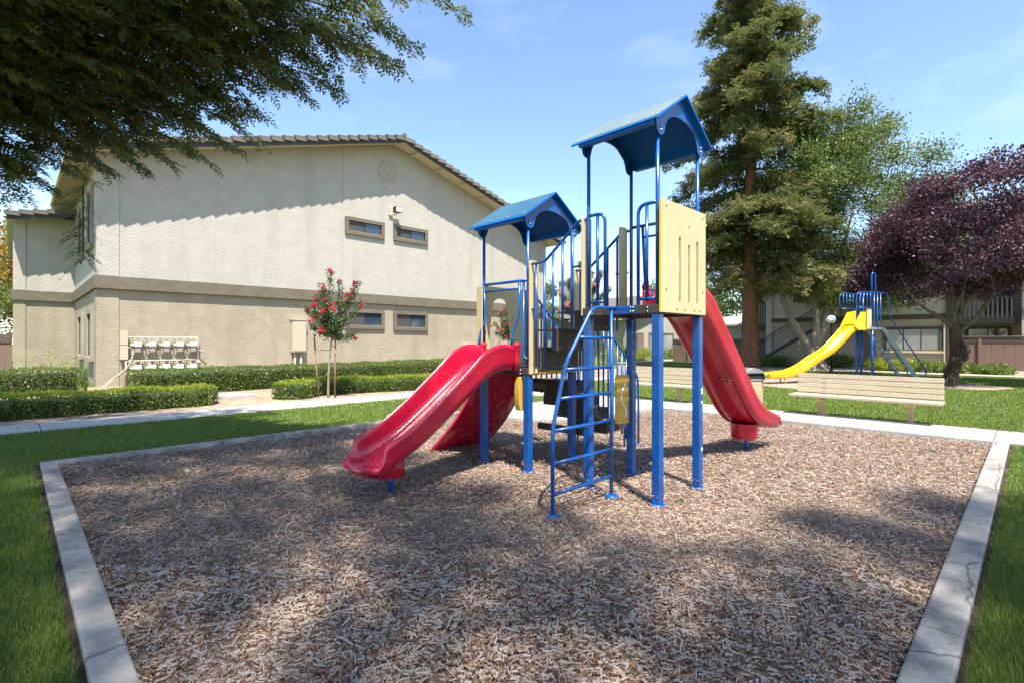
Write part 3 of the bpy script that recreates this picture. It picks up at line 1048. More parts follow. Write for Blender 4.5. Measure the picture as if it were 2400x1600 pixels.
MB().prism([(4.30, 1.20), (4.28, 1.45), (4.34, 1.45), (4.345, 1.20)], lambda a, b, t: (a, t, b), 4.32, 4.335).build('bed_flange', 'red_plastic', s1)

s2 = slide('slide', [(5.22, 1.915), (5.48, 1.915), (5.70, 1.85), (5.93, 1.685), (6.44, 1.235), (6.98, .72), (7.33, .48), (7.66, .375), (7.95, .335), (8.10, .325)],
           .27, 2.88, [.20, .25, .23, .19, .18, .18, .18, .17, .13, .04], 'red_plastic', PS, label='red slide descending toward the right bench',
           wid=[.27, .27, .27, .27, .27, .275, .28, .29, .29, .27])
MB().lathe([(.001, -.0), (.15, 0), (.175, .02), (.185, .22)], (7.40, 2.86, .185), 22).build('support_boss', 'red_plastic', s2)
MB().tube([(7.48, 2.86, -.03), (7.48, 2.86, .25)], .028, 12).build('slide_leg', 'blue_paint', s2)
MB().lathe([(.001, .015), (.07, .012), (.07, -.02)], (7.48, 2.86, 0), 14).build('foot', 'blue_paint', s2)
for v in (2.60, 3.16):
    MB().lathe([(.001, .335), (.034, .335), (.046, .325), (.048, .30), (.040, .28), (.036, .1), (.030, .0), (.001, -.005)], (5.28, v, 1.88), 16).build('handle_socket', 'red_plastic', s2)
# hand-scratched scribble under the right slide
sb = MB()
for k in range(7):
    a = Vector((6.46 + .012 * k, 2.80 - .02 * k, 1.075 + .03 * math.sin(k * 2.1)))
    d = Vector((.03 * math.cos(k * 1.7), .05 * math.sin(k * 2.3), .05 * math.cos(k * 2.9)))
    sb.tube([a - d + Vector((-.055, 0, -.012)), a + d + Vector((-.055, 0, -.012))], .006, 5)
sb.build('scribble', 'scribble', s2)

# ---- curved red climbing wall behind the low tower
cw = MB()
rows = []
N = 16
for i in range(N + 1):
    t = i / N
    v = VD + .05 + 1.0 * (t ** 1.7) * .92 + .03
    z = 1.20 * (1 - t) ** 1.0 - .02 * t
    hwid = .44 + .10 * t
    rows.append([(UM + l * hwid + (.0), v - (.035 if abs(l) < .93 else .0) + .0, z) for l in (-1, -.95, -.9, -.5, 0, .5, .9, .95, 1)] +
                [(UM + l * hwid, v + .05, z + .02) for l in (1, .5, 0, -.5, -1)])
k = len(rows[0])
fs = []
for i in range(N):
    for j in range(k):
        j2 = (j + 1) % k
        fs.append((i * k + j2, i * k + j, (i + 1) * k + j, (i + 1) * k + j2))
cw.add([p for r in rows for p in r], fs, True)
cwo = cw.build('climbing_wall', 'red_plastic', PS, label='curved red climbing wall with raised tree relief')


def cwp(l, t, d=-.038):
    v = VD + .05 + 1.0 * (t ** 1.7) * .92 + .03
    return (UM + l * (.44 + .10 * t), v + d, 1.20 * (1 - t) - .02 * t)


rel = [[(.1, .95), (.05, .7), (.12, .45), (.05, .22)], [(.06, .7), (-.25, .55), (-.5, .52)], [(.1, .5), (.4, .38), (.62, .36)], [(.1, .45), (-.2, .30), (-.42, .30)],
       [(.09, .3), (.3, .18), (.45, .14)], [(.05, .8), (.35, .72), (.6, .70)], [(.0, .82), (-.4, .78), (-.65, .72)], [(-.4, .78), (-.5, .88)], [(.5, .72), (.6, .82)]]
for pts in rel:
    MB().tube(spline([cwp(a, b) for a, b in pts], 4), .016, 6, .008).build('relief', 'red_plastic', cwo)
for l, t in ((.5, .14), (.42, .09), (.58, .1), (-.45, .27), (-.55, .33), (.66, .33), (.62, .42), (-.6, .5), (-.7, .7), (.65, .66)):
    MB().sphere(cwp(l, t, -.034), .024, 8, 5).build('relief', 'red_plastic', cwo)

# ------------------------------------------------------------------ beige two-storey building on the left
WV = 22.05                           # its gable wall
A = thing('apartment_building', 'two-storey beige stucco apartment building with tiled gable roof and brown band', 'building', (13.45, WV, 0))
AP, SLP = 13.45, 0.289               # ridge position, roof slope
AE0, AE1 = 2.05, 24.6


def roofz(u):
    return 11.22 - abs(u - AP) * SLP


to_uz = lambda a, b, t: (a, t, b)
# lower and upper wall, side walls
MB().prism([(AE0, -.1), (AE1, -.1), (AE1, 3.40), (AE0, 3.40)], to_uz, WV, WV + .4).build('wall', 'stucco_tan', A, label='tan lower storey wall')
MB().prism([(AE0, 3.40), (AE1, 3.40), (AE1, roofz(AE1)), (AP, roofz(AP)), (AE0, roofz(AE0))], to_uz, WV, WV + .4).build('wall', 'stucco_light', A, label='pale upper gable wall')
boxp('wall', 'stucco_tan', A, AE0 + .0, AE0 + .4, WV + .401, 48, -.1, 3.40)
boxp('wall', 'stucco_light', A, AE0 + .0, AE0 + .4, WV + .401, 48, 3.401, roofz(AE0))
boxp('wall', 'stucco_light', A, AE1 - .4, AE1, WV + .401, 48, -.1, roofz(AE1))
# centre bay and corner strip, a little proud
BU0, BU1 = 10.77, 15.40
MB().prism([(BU0, 3.78), (BU1, 3.78), (BU1, roofz(BU1) - .02), (AP, roofz(AP) - .02), (BU0, roofz(BU0) - .02)], to_uz, WV - .035, WV - .0005).build('wall_bay', 'stucco_light', A, .006)
boxp('wall_bay', 'stucco_tan', A, BU0, BU1, WV - .035, WV - .0005, -.1, 3.32, .006)
boxp('corner_strip', 'stucco_light', A, AE0 - .03, AE0 + .58, WV - .03, WV + .6, 3.78, roofz(AE0) - .02, .006)
boxp('corner_strip', 'stucco_tan', A, AE0 - .03, AE0 + .58, WV - .03, WV + .6, -.1, 3.32, .006)
boxp('corner_strip', 'stucco_light', A, AE1 - .6, AE1 + .03, WV - .03, WV + .5, 3.78, roofz(AE1) - .02, .006)
boxp('band', 'stucco_brown', A, AE0 - .10, AE1 + .10, WV - .16, WV - .0005, 3.33, 3.77, .008)
boxp('band', 'stucco_brown', A, AE0 - .10, AE0 - .0005, WV + .0, 30.8, 3.33, 3.77, .008)
for u in (5.6, 20.0):
    boxp('wall_joint', 'seam', A, u, u + .012, WV - .004, WV - .0008, 3.78, roofz(u) - .03)


def window_v(parent, u0, u1, z0, z1, v, glass=('window_screen', 'window_glass'), trim='stucco_brown', tw=.16, proud=.10):
    """framed slider in a wall facing -v; trim outline is u0..u1, z0..z1"""
    m = MB()
    m.box(u0, u1, v - proud, v - .001, z0, z0 + tw)
    m.box(u0, u1, v - proud, v - .001, z1 - tw, z1)
    m.box(u0, u0 + tw, v - proud, v - .001, z0 + tw, z1 - tw)
    m.box(u1 - tw, u1, v - proud, v - .001, z0 + tw, z1 - tw)
    w = m.build('window', trim, parent, .005)
    a0, a1, b0, b1 = u0 + tw, u1 - tw, z0 + tw, z1 - tw
    f = MB()
    t = .035
    um = (a0 + a1) / 2
    f.box(a0, a1, v - .022, v - .004, b0, b0 + t)
    f.box(a0, a1, v - .022, v - .004, b1 - t, b1)
    f.box(a0, a0 + t, v - .022, v - .004, b0 + t, b1 - t)
    f.box(a1 - t, a1, v - .022, v - .004, b0 + t, b1 - t)
    f.box(um - t / 2, um + t / 2, v - .026, v - .004, b0 + t, b1 - t)
    f.build('frame', 'window_metal', w)
    boxp('pane', glass[0], w, a0 + t, um - t / 2, v - .012, v - .0045, b0 + t, b1 - t)
    boxp('pane', glass[1], w, um + t / 2, a1 - t, v - .010, v - .0045, b0 + t, b1 - t)
    boxp('sill', 'pipe_tan', w, a0 + .01, a1 - .01, v - proud * .9, v - .0265, b0 - .0005, b0 + .012)
    return w


for u0, u1, z0, z1 in ((10.86, 12.86, 6.46, 7.27), (13.38, 15.39, 6.50, 7.29), (10.86, 12.86, 2.13, 3.04), (13.38, 15.39, 2.09, 3.04)):
    window_v(A, u0, u1, z0, z1, WV - .035)


def window_u(parent, v0, v1, z0, z1, u, tw=.18, proud=.09, glass='window_glass', trim='stucco_tan', sill='stucco_tan', mull=1):
    """framed window in a wall facing -u"""
    m = MB()
    m.box(u - proud, u - .001, v0, v1, z0, z0 + tw)
    m.box(u - proud, u - .001, v0, v1, z1 - tw, z1)
    m.box(u - proud, u - .001, v0, v0 + tw, z0 + tw, z1 - tw)
    m.box(u - proud, u - .001, v1 - tw, v1, z0 + tw, z1 - tw)
    w = m.build('window', trim, parent, .005)
    boxp('sill', sill, w, u - proud - .05, u - proud - .001, v0 - .03, v1 + .03, z0 - .01, z0 + tw * .8, .004)
    a0, a1, b0, b1 = v0 + tw, v1 - tw, z0 + tw, z1 - tw
    step = (a1 - a0) / (mull + 1)
    for i in range(mull + 1):
        boxp('pane', glass, w, u - .02, u - .006, a0 + i * step + .02, a0 + (i + 1) * step - .02, b0 + .02, b1 - .02)
    f = MB()
    for i in range(mull + 2):
        c = a0 + i * step
        f.box(u - .034, u - .003, c - .02, c + .02, b0, b1)
    f.box(u - .034, u - .003, a0, a1, b0, b0 + .019)
    f.box(u - .034, u - .003, a0, a1, b1 - .019, b1)
    f.build('frame', 'window_metal', w)
    return w


for z0, z1 in ((.85, 2.72), (4.85, 7.05)):
    window_u(A, 23.1, 24.7, z0, z1, AE0)
    window_u(A, 26.6, 28.3, z0, z1, AE0)

# louvred round vent
vc_, vz_, vr = 13.09, 9.76, .56
vn = MB()
n = 28
vn.ring([(vc_ + vr * math.cos(2 * PI * i / n), vz_ + vr * math.sin(2 * PI * i / n)) for i in range(n)],
        [(vc_ + (vr - .03) * math.cos(2 * PI * i / n), vz_ + (vr - .03) * math.sin(2 * PI * i / n)) for i in range(n)], to_uz, WV - .06, WV - .036)
vo = vn.build('vent', 'stucco_light', A)
MB().prism([(vc_ + (vr - .03) * math.cos(2 * PI * i / n), vz_ + (vr - .03) * math.sin(2 * PI * i / n)) for i in range(n)], to_uz, WV - .045, WV - .036).build('vent_backing', 'dark_fascia', vo)
for k in range(11):
    z = vz_ - vr + .08 + k * (2 * vr - .16) / 10
    hw_ = math.sqrt(max(.001, (vr - .035) ** 2 - (z - vz_) ** 2))
    M = Matrix.Translation((vc_, WV - .052, z)) @ Matrix.Rotation(R(28), 4, 'X')
    MB().box(-hw_, hw_, -.028, .012, -.028, .028, M).build('slat', 'stucco_grey', vo)


# roof: two slabs, rake tiles one by one, fascia, lookouts, rafters of the left eave
OVG = 0.95
def roof_half(u0, u1, z_of, v0, v1, parent, rake=True, n_tile=25, lookouts=(), thick=.10, direction=1, name='roof'):
    """slab following z_of(u) between u0 (low) and u1 (ridge)"""
    r = MB().prism([(u0, z_of(u0)), (u1, z_of(u1)), (u1, z_of(u1) + thick), (u0, z_of(u0) + thick)][::direction], to_uz, v0 + .03, v1).build(name, 'soffit', parent)
    MB().prism([(u0, z_of(u0) + thick + .002), (u1, z_of(u1) + thick + .002), (u1, z_of(u1) + thick + .06), (u0, z_of(u0) + thick + .06)][::direction], to_uz, v0 + .30, v1).build('tile_field', 'roof_tile', r)
    MB().prism([(u0, z_of(u0) - .16), (u1, z_of(u1) - .16), (u1, z_of(u1) + thick), (u0, z_of(u0) + thick)][::direction], to_uz, v0 - .005, v0 + .029).build('fascia', 'dark_fascia', r)
    ln = math.hypot(z_of(u1) - z_of(u0), u1 - u0) / n_tile
    ang = math.atan2(abs(z_of(u1) - z_of(u0)), abs(u1 - u0))
    t = MB()
    q_ = [(-.04, -.12, .05), (ln, -.03, -.03), (ln, -.03, .18), (-.04, -.12, .235)]
    t.add([(a, b, c) for a, b, c in q_] + [(a, .0, c) for a, b, c in q_], [(0, 1, 2, 3), (7, 6, 5, 4), (0, 4, 5, 1), (1, 5, 6, 2), (2, 6, 7, 3), (3, 7, 4, 0)])
    t.prism([(-.04, .185), (ln, .13), (ln, .18), (-.04, .235)], to_uz, .001, .36)
    po_ = t.build('tile', 'roof_tile', None, .006)
    me = po_.data
    bpy.data.objects.remove(po_)
    for i in range(n_tile):
        u = u0 + (u1 - u0) * i / n_tile
        o = bpy.data.objects.new('tile', me)
        link(o)
        o.parent = r
        o.location = Vector((u, v0 - .006 + random.uniform(-.006, .006), z_of(u) - .015 + random.uniform(-.010, .010))) - OFF[r]
        if u1 > u0:
            o.rotation_euler = (0, -ang + random.uniform(-.01, .01), 0)
        else:
            o.rotation_euler = (0, ang + random.uniform(-.01, .01), 0)
            o.scale = (-1, 1, 1)
    for u in lookouts:
        boxp('lookout', 'soffit', r, u - .05, u + .05, v0 + .03, v0 + OVG + .02, z_of(u) - .10, z_of(u) - .002)
    return r


RZ = lambda u: roofz(u) + .0
rl = roof_half(AE0 - .75, AP, RZ, WV - OVG, 49, A, n_tile=26)
rr_ = roof_half(AE1 + .75, AP, RZ, WV - OVG, 49, A, n_tile=26, direction=-1, lookouts=(14.4, 15.9, 17.4, 18.9, 20.4, 21.9, 23.4))
ridge = MB().tube([(AP, WV - OVG - .03, roofz(AP) + .22), (AP, 49, roofz(AP) + .22)], .10, 10).build('ridge_cap', 'roof_tile', rl)
for k in range(13):                   # rafters under the left eave
    v = WV + .35 + k * .68
    MB().prism([(AE0 - .72, roofz(AE0 - .72) - .13), (AE0, roofz(AE0) - .13), (AE0, roofz(AE0) - .002), (AE0 - .72, roofz(AE0 - .72) - .002)], to_uz, v, v + .07).build('rafter', 'soffit', rl)
boxp('gutter', 'soffit', rl, AE0 - .84, AE0 - .751, WV - OVG, 31, roofz(AE0 - .75) - .10, roofz(AE0 - .75) + .06, .01)

# set-back wing at the far left
WW = 30.8
boxp('wall', 'stucco_tan', A, 0.05, AE0 - .001, WW, WW + .4, -.1, 3.40)
boxp('wall', 'stucco_light', A, 0.05, AE0 - .001, WW, WW + .4, 3.401, 7.1)
boxp('wall', 'stucco_light', A, 0.05, .4, WW + .401, 45, -.1, 6.9)
boxp('corner_strip', 'stucco_light', A, 0.02, .42, WW - .035, WW - .0005, 3.78, 6.85, .005)
boxp('corner_strip', 'stucco_tan', A, 0.02, .42, WW - .035, WW - .0005, -.1, 3.32, .005)
boxp('band', 'stucco_brown', A, -.04, AE0 - .101, WW - .11, WW - .0005, 3.33, 3.77, .008)
WR = lambda u: 6.78 + (u + .2) * .20
roof_half(-.18, AE0 - .01, WR, WW - OVG, 46, A, n_tile=5)

# floodlight over the windows
fl = thing('floodlight', 'small square floodlight on a bracket above the upper windows', 'floodlight', (13.36, WV - .04, 7.9))
boxp('bracket', 'pipe_tan', fl, 13.12, 13.30, WV - .14, WV - .036, 7.68, 8.12, .01)
MB().tube([(13.30, WV - .10, 7.74), (13.42, WV - .22, 7.74), (13.46, WV - .28, 7.82)], .025, 8).build('arm', 'pipe_tan', fl)
boxp('housing', 'window_metal', fl, 13.24, 13.58, WV - .50, WV - .24, 7.80, 8.08, .02)
boxp('lens', 'white_globe', fl, 13.275, 13.545, WV - .512, WV - .502, 7.835, 8.045, .004)

# wall cabinets
uc = thing('utility_cabinet', 'tall tan electrical cabinet mounted on the beige wall', 'cabinet', (8.72, WV - .2, 1.1))
boxp('body', 'cabinet_tan', uc, 8.43, 9.02, WV - .24, WV - .001, 1.10, 2.44, .012)
boxp('cap', 'cabinet_tan', uc, 8.40, 9.05, WV - .27, WV - .001, 2.441, 2.50, .006)
boxp('door', 'cabinet_tan', uc, 8.47, 8.98, WV - .256, WV - .241, 1.15, 2.38, .005)
for u in (8.58, 8.84):
    MB().tube([(u, WV - .09, -.05), (u, WV - .09, 1.099)], .05, 10).build('conduit', 'cabinet_tan', uc)
uc2 = thing('utility_cabinet', 'low tan cabinet against the beige wall behind the left slide', 'cabinet', (17.9, WV - .2, .1))
boxp('body', 'cabinet_tan', uc2, 17.6, 18.45, WV - .30, WV - .001, -.05, 1.45, .012)
boxp('door', 'cabinet_tan', uc2, 17.66, 18.39, WV - .316, WV - .301, .06, 1.38, .005)

# gas meters: pipe rack and ten meters
gm = thing('pipe_rack', 'tan gas pipe rack on the lower beige wall above the hedge', 'pipes', (3.9, WV - .2, 0))
PV = WV - .13
MB().tube(fillet([(2.82, PV, 1.69), (4.98, PV, 1.69), (4.98, PV, .4)], .06), .028, 10).build('pipe', 'pipe_tan', gm)
MB().tube([(2.82, PV, .88), (4.98, PV, .88)], .026, 10).build('pipe', 'pipe_tan', gm)
MB().tube([(2.80, PV, .88), (2.80, PV, .05)], .024, 10).build('pipe', 'pipe_tan', gm)
MB().tube([(4.98, PV, 1.22), (5.16, PV - .1, 1.22)], .02, 8).build('valve', 'pipe_tan', gm)
MB().sphere((5.0, PV - .02, .80), .07, 10, 6).build('valve', 'pipe_tan', gm)
for k in range(10):
    i, row = k % 5, k // 5
    u = 3.02 + i * .42
    z = 1.38 - row * .80
    side = ['first', 'second', 'third', 'fourth', 'fifth'][i]
    t = thing('gas_meter', '%s gas meter from the left in the %s row on the beige wall' % (side, ('upper', 'lower')[row]), 'gas meter', (u, PV - .1, z - .12), group='gas meters on the beige wall')
    boxp('housing', 'meter_grey', t, u, u + .22, PV - .17, PV + .05, z - .02, z + .155, .02)
    boxp('dial_face', 'white_globe', t, u + .04, u + .18, PV - .178, PV - .171, z + .02, z + .09, .004)
    boxp('lower_case', 'meter_shade', t, u + .02, u + .20, PV - .14, PV + .06, z - .22, z - .021, .03)
    MB().tube([(u + .03, PV, z + .15), (u + .03, PV, 1.69 - row * .81)], .018, 8).build('pipe', 'pipe_tan', t)
    MB().tube(fillet([(u + .20, PV, z + .15), (u + .20, PV - .02, z + .24), (u + .30, PV, z + .24), (u + .30, PV, z - .05)], .04), .015, 8).build('pipe', 'pipe_tan', t)
    MB().lathe([(.001, -.05), (.055, -.045), (.06, .0), (.045, .05), (.001, .052)], (u - .05, PV - .06, z + .04), 12).build('regulator', 'pipe_tan', t)
for z0, z1, lab in ((1.44, 1.90, 'upper grey junction box left of the gas meters'), (.94, 1.40, 'lower grey junction box left of the gas meters')):
    t = thing('junction_box', lab, 'junction box', (2.66, WV - .1, z0), group='junction boxes')
    boxp('body', 'cabinet_tan', t, 2.64, 2.85, WV - .15, WV - .001, z0, z1, .012)
    boxp('lid', 'cabinet_tan', t, 2.63, 2.86, WV - .175, WV - .152, z0 - .01, z1 + .01, .005)
MB_c = MB().tube(spline([(2.75, WV - .10, .93), (2.95, WV - .16, .75), (2.55, WV - .2, .35), (2.2, WV - .25, .02)], 6), .018, 8)
tag(MB_c.build('conduit', 'pipe_tan'), 'pale flexible conduit curving down from the junction boxes', 'conduit')
MB_c = MB().tube(spline([(2.80, WV - .10, 1.42), (3.0, WV - .18, 1.2), (2.85, WV - .2, .7), (2.45, WV - .22, .3), (2.12, WV - .25, .0)], 6), .018, 8)
tag(MB_c.build('conduit', 'pipe_tan'), 'second pale conduit looping beside the gas meters', 'conduit')

# concrete utility box lid in the bed
t = thing('utility_vault', 'flat concrete utility box in the soil between the low hedges', 'utility box', (4.35, 15.1, 0.03))
boxp('box', 'concrete', t, 3.9, 4.75, 14.75, 15.5, -.02, .13, .012)
boxp('lid', 'concrete', t, 3.97, 4.68, 14.82, 15.43, .131, .15, .006)

# ------------------------------------------------------------------ brown-trimmed building behind the yellow slide
BU = 36.0
Bb = thing('apartment_building', 'two-storey apartment building with brown balconies behind the yellow slide', 'building', (BU, 6, 0))
boxp('wall', 'stucco_sand', Bb, BU, BU + .4, 3.2, 12.1, -.1, 2.78)
boxp('wall', 'stucco_grey', Bb, BU, BU + .4, 3.2, 12.1, 3.05, 6.4)
boxp('band', 'trim_brown', Bb, BU - .06, BU + .4, 3.2, 12.16, 2.781, 3.049, .006)
boxp('wall', 'stucco_grey', Bb, BU + .001, BU + 9, 12.1, 12.5, -.1, 6.4)
boxp('corner_board', 'stucco_light', Bb, BU - .05, BU + .1, 12.0, 12.16, -.1, 2.78, .005)
boxp('corner_board', 'stucco_light', Bb, BU - .05, BU + .1, 12.0, 12.16, 3.05, 6.4, .005)
# recessed porch with balcony on the right
boxp('wall', 'stucco_sand', Bb, BU + 1.3, BU + 1.6, .4, 3.2, -.1, 6.4)
boxp('wall', 'siding_brown', Bb, BU + .0, BU + 1.6, 3.05, 3.199, -.1, 6.4)
boxp('balcony_floor', 'trim_brown', Bb, BU - .15, BU + 1.3, .62, 3.05, 2.45, 2.72, .01)
bal = MB().box(BU - .14, BU - .06, .62, 3.05, 3.75, 3.83).build('balcony_rail', 'trim_brown', Bb, .006)
for k in range(14):
    v = .70 + k * .175
    boxp('slat', 'siding_brown', bal, BU - .12, BU - .08, v, v + .09, 2.55, 3.749)
boxp('post', 'trim_brown', Bb, BU - .16, BU + .0, 3.06, 3.25, -.1, 6.4, .01)
window_u(Bb, .8, 2.6, .95, 2.35, BU + 1.3, .12, .05, 'window_glass', 'trim_brown', 'trim_brown')
window_u(Bb, .7, 1.9, 3.0, 5.1, BU + 1.3, .12, .05, 'window_glass', 'trim_brown', 'trim_brown')
# right hand pier with clapboard
boxp('wall', 'stucco_light', Bb, BU - .3, BU + 1.6, -9, .39, -.1, 2.85)
boxp('wall', 'stucco_light', Bb, BU - .3, BU + 1.6, -9, .39, 3.15, 6.4)
boxp('band', 'trim_brown', Bb, BU - .36, BU + 1.6, -9, .39, 2.851, 3.149, .006)
window_u(Bb, -3.2, -.9, 1.1, 2.4, BU - .3, .12, .05, 'window_glass', 'trim_brown', 'trim_brown')
window_u(Bb, -3.2, -.9, 4.0, 5.3, BU - .3, .12, .05, 'window_glass', 'trim_brown', 'trim_brown')
window_u(Bb, 3.42, 6.05, .92, 2.38, BU, .14, .07, 'window_glass_pale', 'trim_brown', 'soffit', 2)
window_u(Bb, 4.0, 5.9, 4.05, 5.3, BU, .12, .05, 'window_glass', 'trim_brown', 'trim_brown')
window_u(Bb, 9.4, 10.8, 4.05, 5.3, BU, .12, .05, 'window_glass', 'trim_brown', 'trim_brown')
dr = boxp('door', 'trim_brown', Bb, BU - .05, BU - .001, 6.45, 7.35, -.05, 2.1, .006)
boxp('door_leaf', 'siding_brown', dr, BU - .075, BU - .051, 6.52, 7.28, .02, 2.02, .004)
MB().sphere((BU - .1, 6.6, 1.0), .035, 8, 6).build('handle', 'steel', dr)
boxp('downpipe', 'stucco_grey', Bb, BU - .12, BU - .02, 3.28, 3.38, .0, 2.78, .01)
# left balcony end
boxp('balcony_floor', 'trim_brown', Bb, BU + .2, BU + 2.2, 12.501, 14.2, 2.45, 2.65)
bal2 = boxp('balcony_rail', 'trim_brown', Bb, BU + .16, BU + .22, 12.51, 14.2, 4.1, 4.2)
for k in range(10):
    boxp('slat', 'trim_brown', bal2, BU + .17, BU + .21, 12.55 + k * .165, 12.64 + k * .165, 2.6, 4.099)
boxp('wall', 'stucco_light', Bb, BU + 2.2, BU + 9, 12.501, 14.6, -.1, 6.4)
# roof
rb = MB().prism([(BU - 1.0, 6.35), (BU + 5, 8.1), (BU + 5, 8.3), (BU - 1.0, 6.55)], to_uz, -10, 15.2).build('roof', 'roof_tile', Bb)
MB().prism([(BU + 5.001, 8.1), (BU + 11, 6.35), (BU + 11, 6.55), (BU + 5.001, 8.3)], to_uz, -10, 15.2).build('roof_back', 'roof_tile', rb)
boxp('fascia', 'dark_fascia', rb, BU - 1.06, BU - 1.001, -10, 15.2, 6.28, 6.58)
# outside stair rising to the right
st = MB().prism([(13.0, .12), (12.8, .0), (8.75, 2.50), (8.75, 2.72)], lambda a, b, t: (t, a, b), BU - 1.25, BU - 1.19).build('stair', 'black_metal', Bb)
for k in range(11):
    v = 12.75 - k * .38
    z = .28 + k * .235
    boxp('tread', 'concrete', st, BU - 1.18, BU - .15, v - .30, v, z - .05, z, .006)
boxp('landing', 'trim_brown', st, BU - 1.25, BU - .061, 7.4, 8.74, 2.62, 2.8)
hr = MB().tube([(BU - 1.22, 13.0, 1.22), (BU - 1.22, 8.72, 3.86), (BU - 1.22, 7.4, 3.86)], .03, 8).build('stair_rail', 'black_metal', Bb)
MB().tube([(BU - 1.22, 13.0, 1.02), (BU - 1.22, 8.72, 3.66), (BU - 1.22, 7.4, 3.66)], .018, 6).build('rail_bar', 'black_metal', hr)
for k in range(40):
    v = 12.95 - k * .14
    zt = 1.22 + (13.0 - v) * (2.64 / 4.28) if v > 8.72 else 3.86
    zb = .16 + (13.0 - v) * (2.5 / 4.25) if v > 8.72 else 2.8
    w_ = .03 if k % 9 == 0 else .012
    MB().box(BU - 1.22 - w_ / 2, BU - 1.22 + w_ / 2, v - w_ / 2, v + w_ / 2, zb, zt).build('baluster', 'black_metal', hr)

# board fences
def fence(u, v0, v1, h, label, bw=.42, name='board_fence', post_every=5):
    f = thing(name, label, 'fence', (u, (v0 + v1) / 2, 0))
    n = int((v1 - v0) / bw)
    bw = (v1 - v0) / n
    for i in range(n):
        a = v0 + i * bw
        j = random.uniform(-.006, .006)
        boxp('board', 'fence_brown', f, u + j, u + .025 + j, a + .004, a + bw - .004, .05, h - .12, .003)
        if i % post_every == post_every - 2:
            boxp('post', 'fence_brown', f, u - .09, u - .012, a - .06, a + .06, 0, h - .13, .005)
    boxp('top_rail', 'fence_brown', f, u - .06, u + .07, v0, v1, h - .10, h - .03, .005)
    boxp('cap_rail', 'siding_brown', f, u - .08, u + .09, v0, v1, h - .029, h, .005)
    boxp('upper_rail', 'trim_brown', f, u - .035, u - .008, v0, v1, h - .30, h - .13, .004)
    return f


fence(BU - .9, -8, 2.75, 1.82, 'brown board fence right of the purple-leaved tree')
fence(BU + .5, 12.6, 19.5, 1.75, 'dark brown board fence between redwood trunk and far shed')
f3 = thing('board_fence', 'brown board fence at the far left edge beside the beige wing', 'fence', (-1.5, 31.2, 0))
for i in range(16):
    boxp('board', 'fence_brown', f3, -6.4 + i * .4, -6.01 + i * .4, 31.2, 31.23, .0, 1.75)
boxp('cap_rail', 'trim_brown', f3, -6.4, .0, 31.15, 31.29, 1.76, 1.86)
boxp('upper_rail', 'trim_brown', f3, -6.4, .0, 31.16, 31.199, 1.50, 1.74)

# ------------------------------------------------------------------ farther buildings
Cc = thing('house', 'pale single-storey building with tiled gable seen between the tower posts', 'building', (42, 23, 0))
CV = 23.0
CZ = lambda u: 5.75 - abs(u - 43.0) * .30
MB().prism([(35.3, -.1), (50.5, -.1), (50.5, CZ(50.5)), (43, CZ(43)), (35.3, CZ(35.3))], to_uz, CV, CV + .4).build('wall', 'stucco_light', Cc)
boxp('wall', 'stucco_light', Cc, 35.3, 35.7, CV + .401, 34, -.1, CZ(35.3))
rc = roof_half(34.6, 43.0, CZ, CV - .55, 34, Cc, n_tile=16)
roof_half(51.2, 43.0, CZ, CV - .55, 34, Cc, n_tile=16, direction=-1)
boxp('pillar', 'stucco_light', Cc, 35.0, 35.6, CV - .3, CV - .001, -.1, 3.2)
d2 = boxp('door', 'trim_brown', Cc, 36.9, 38.0, CV - .06, CV - .001, .0, 2.25, .005)
boxp('door_leaf', 'siding_brown', d2, 37.0, 37.9, CV - .09, CV - .061, .05, 2.15)
window_v(Cc, 38.85, 43.15, .55, 2.3, CV, ('window_glass_pale', 'window_glass_pale'), 'stucco_brown', .12, .05)
window_v(Cc, 44.6, 47.6, .55, 2.3, CV, ('window_glass_pale', 'window_glass_pale'), 'stucco_brown', .12, .05)
boxp('wall', 'stucco_tan', Cc, 29.8, 35.2, CV + 6, CV + 6.4, -.1, 3.6)
MB().prism([(28.8, 3.5), (35.2, 3.5), (35.2, 5.6), (28.8, 5.6)], lambda a, b, t: (a, CV + 5.2 + (b - 3.5) * 2.2 + t, b), 0, .15).build('roof', 'roof_tile', Cc)
boxp('chimney_block', 'stucco_light', Cc, 37.6, 40.2, CV + 7, CV + 9, 3, 7.2)
boxp('chimney_cap', 'stucco_grey', Cc, 37.5, 40.3, CV + 6.9, CV + 9.1, 7.201, 7.4)

Dd = thing('house', 'long low tiled building far behind the play structure', 'building', (30, 48, 0))
boxp('wall', 'stucco_light', Dd, 24, 70, 48, 48.4, -.1, 4.6)
MB().prism([(47.2, 4.5), (52, 6.6), (52, 6.8), (47.2, 4.75)], lambda a, b, t: (t, a, b), 23, 71).build('roof', 'roof_tile', Dd)
for k in range(6):
    window_v(Dd, 26 + k * 5, 28.4 + k * 5, 1.0, 2.5, 48, ('window_glass', 'window_glass'), 'stucco_brown', .14, .05)

Ee = thing('house', 'white low building beyond the dark fence left of the redwood trunk', 'building', (42, 20, 0))
boxp('wall', 'stucco_light', Ee, 44, 44.4, 14.8, 21.5, -.1, 2.9)
MB().prism([(43.4, 2.85), (46, 3.6), (46, 3.75), (43.4, 3.0)], to_uz, 14.6, 22).build('roof', 'stucco_light', Ee)

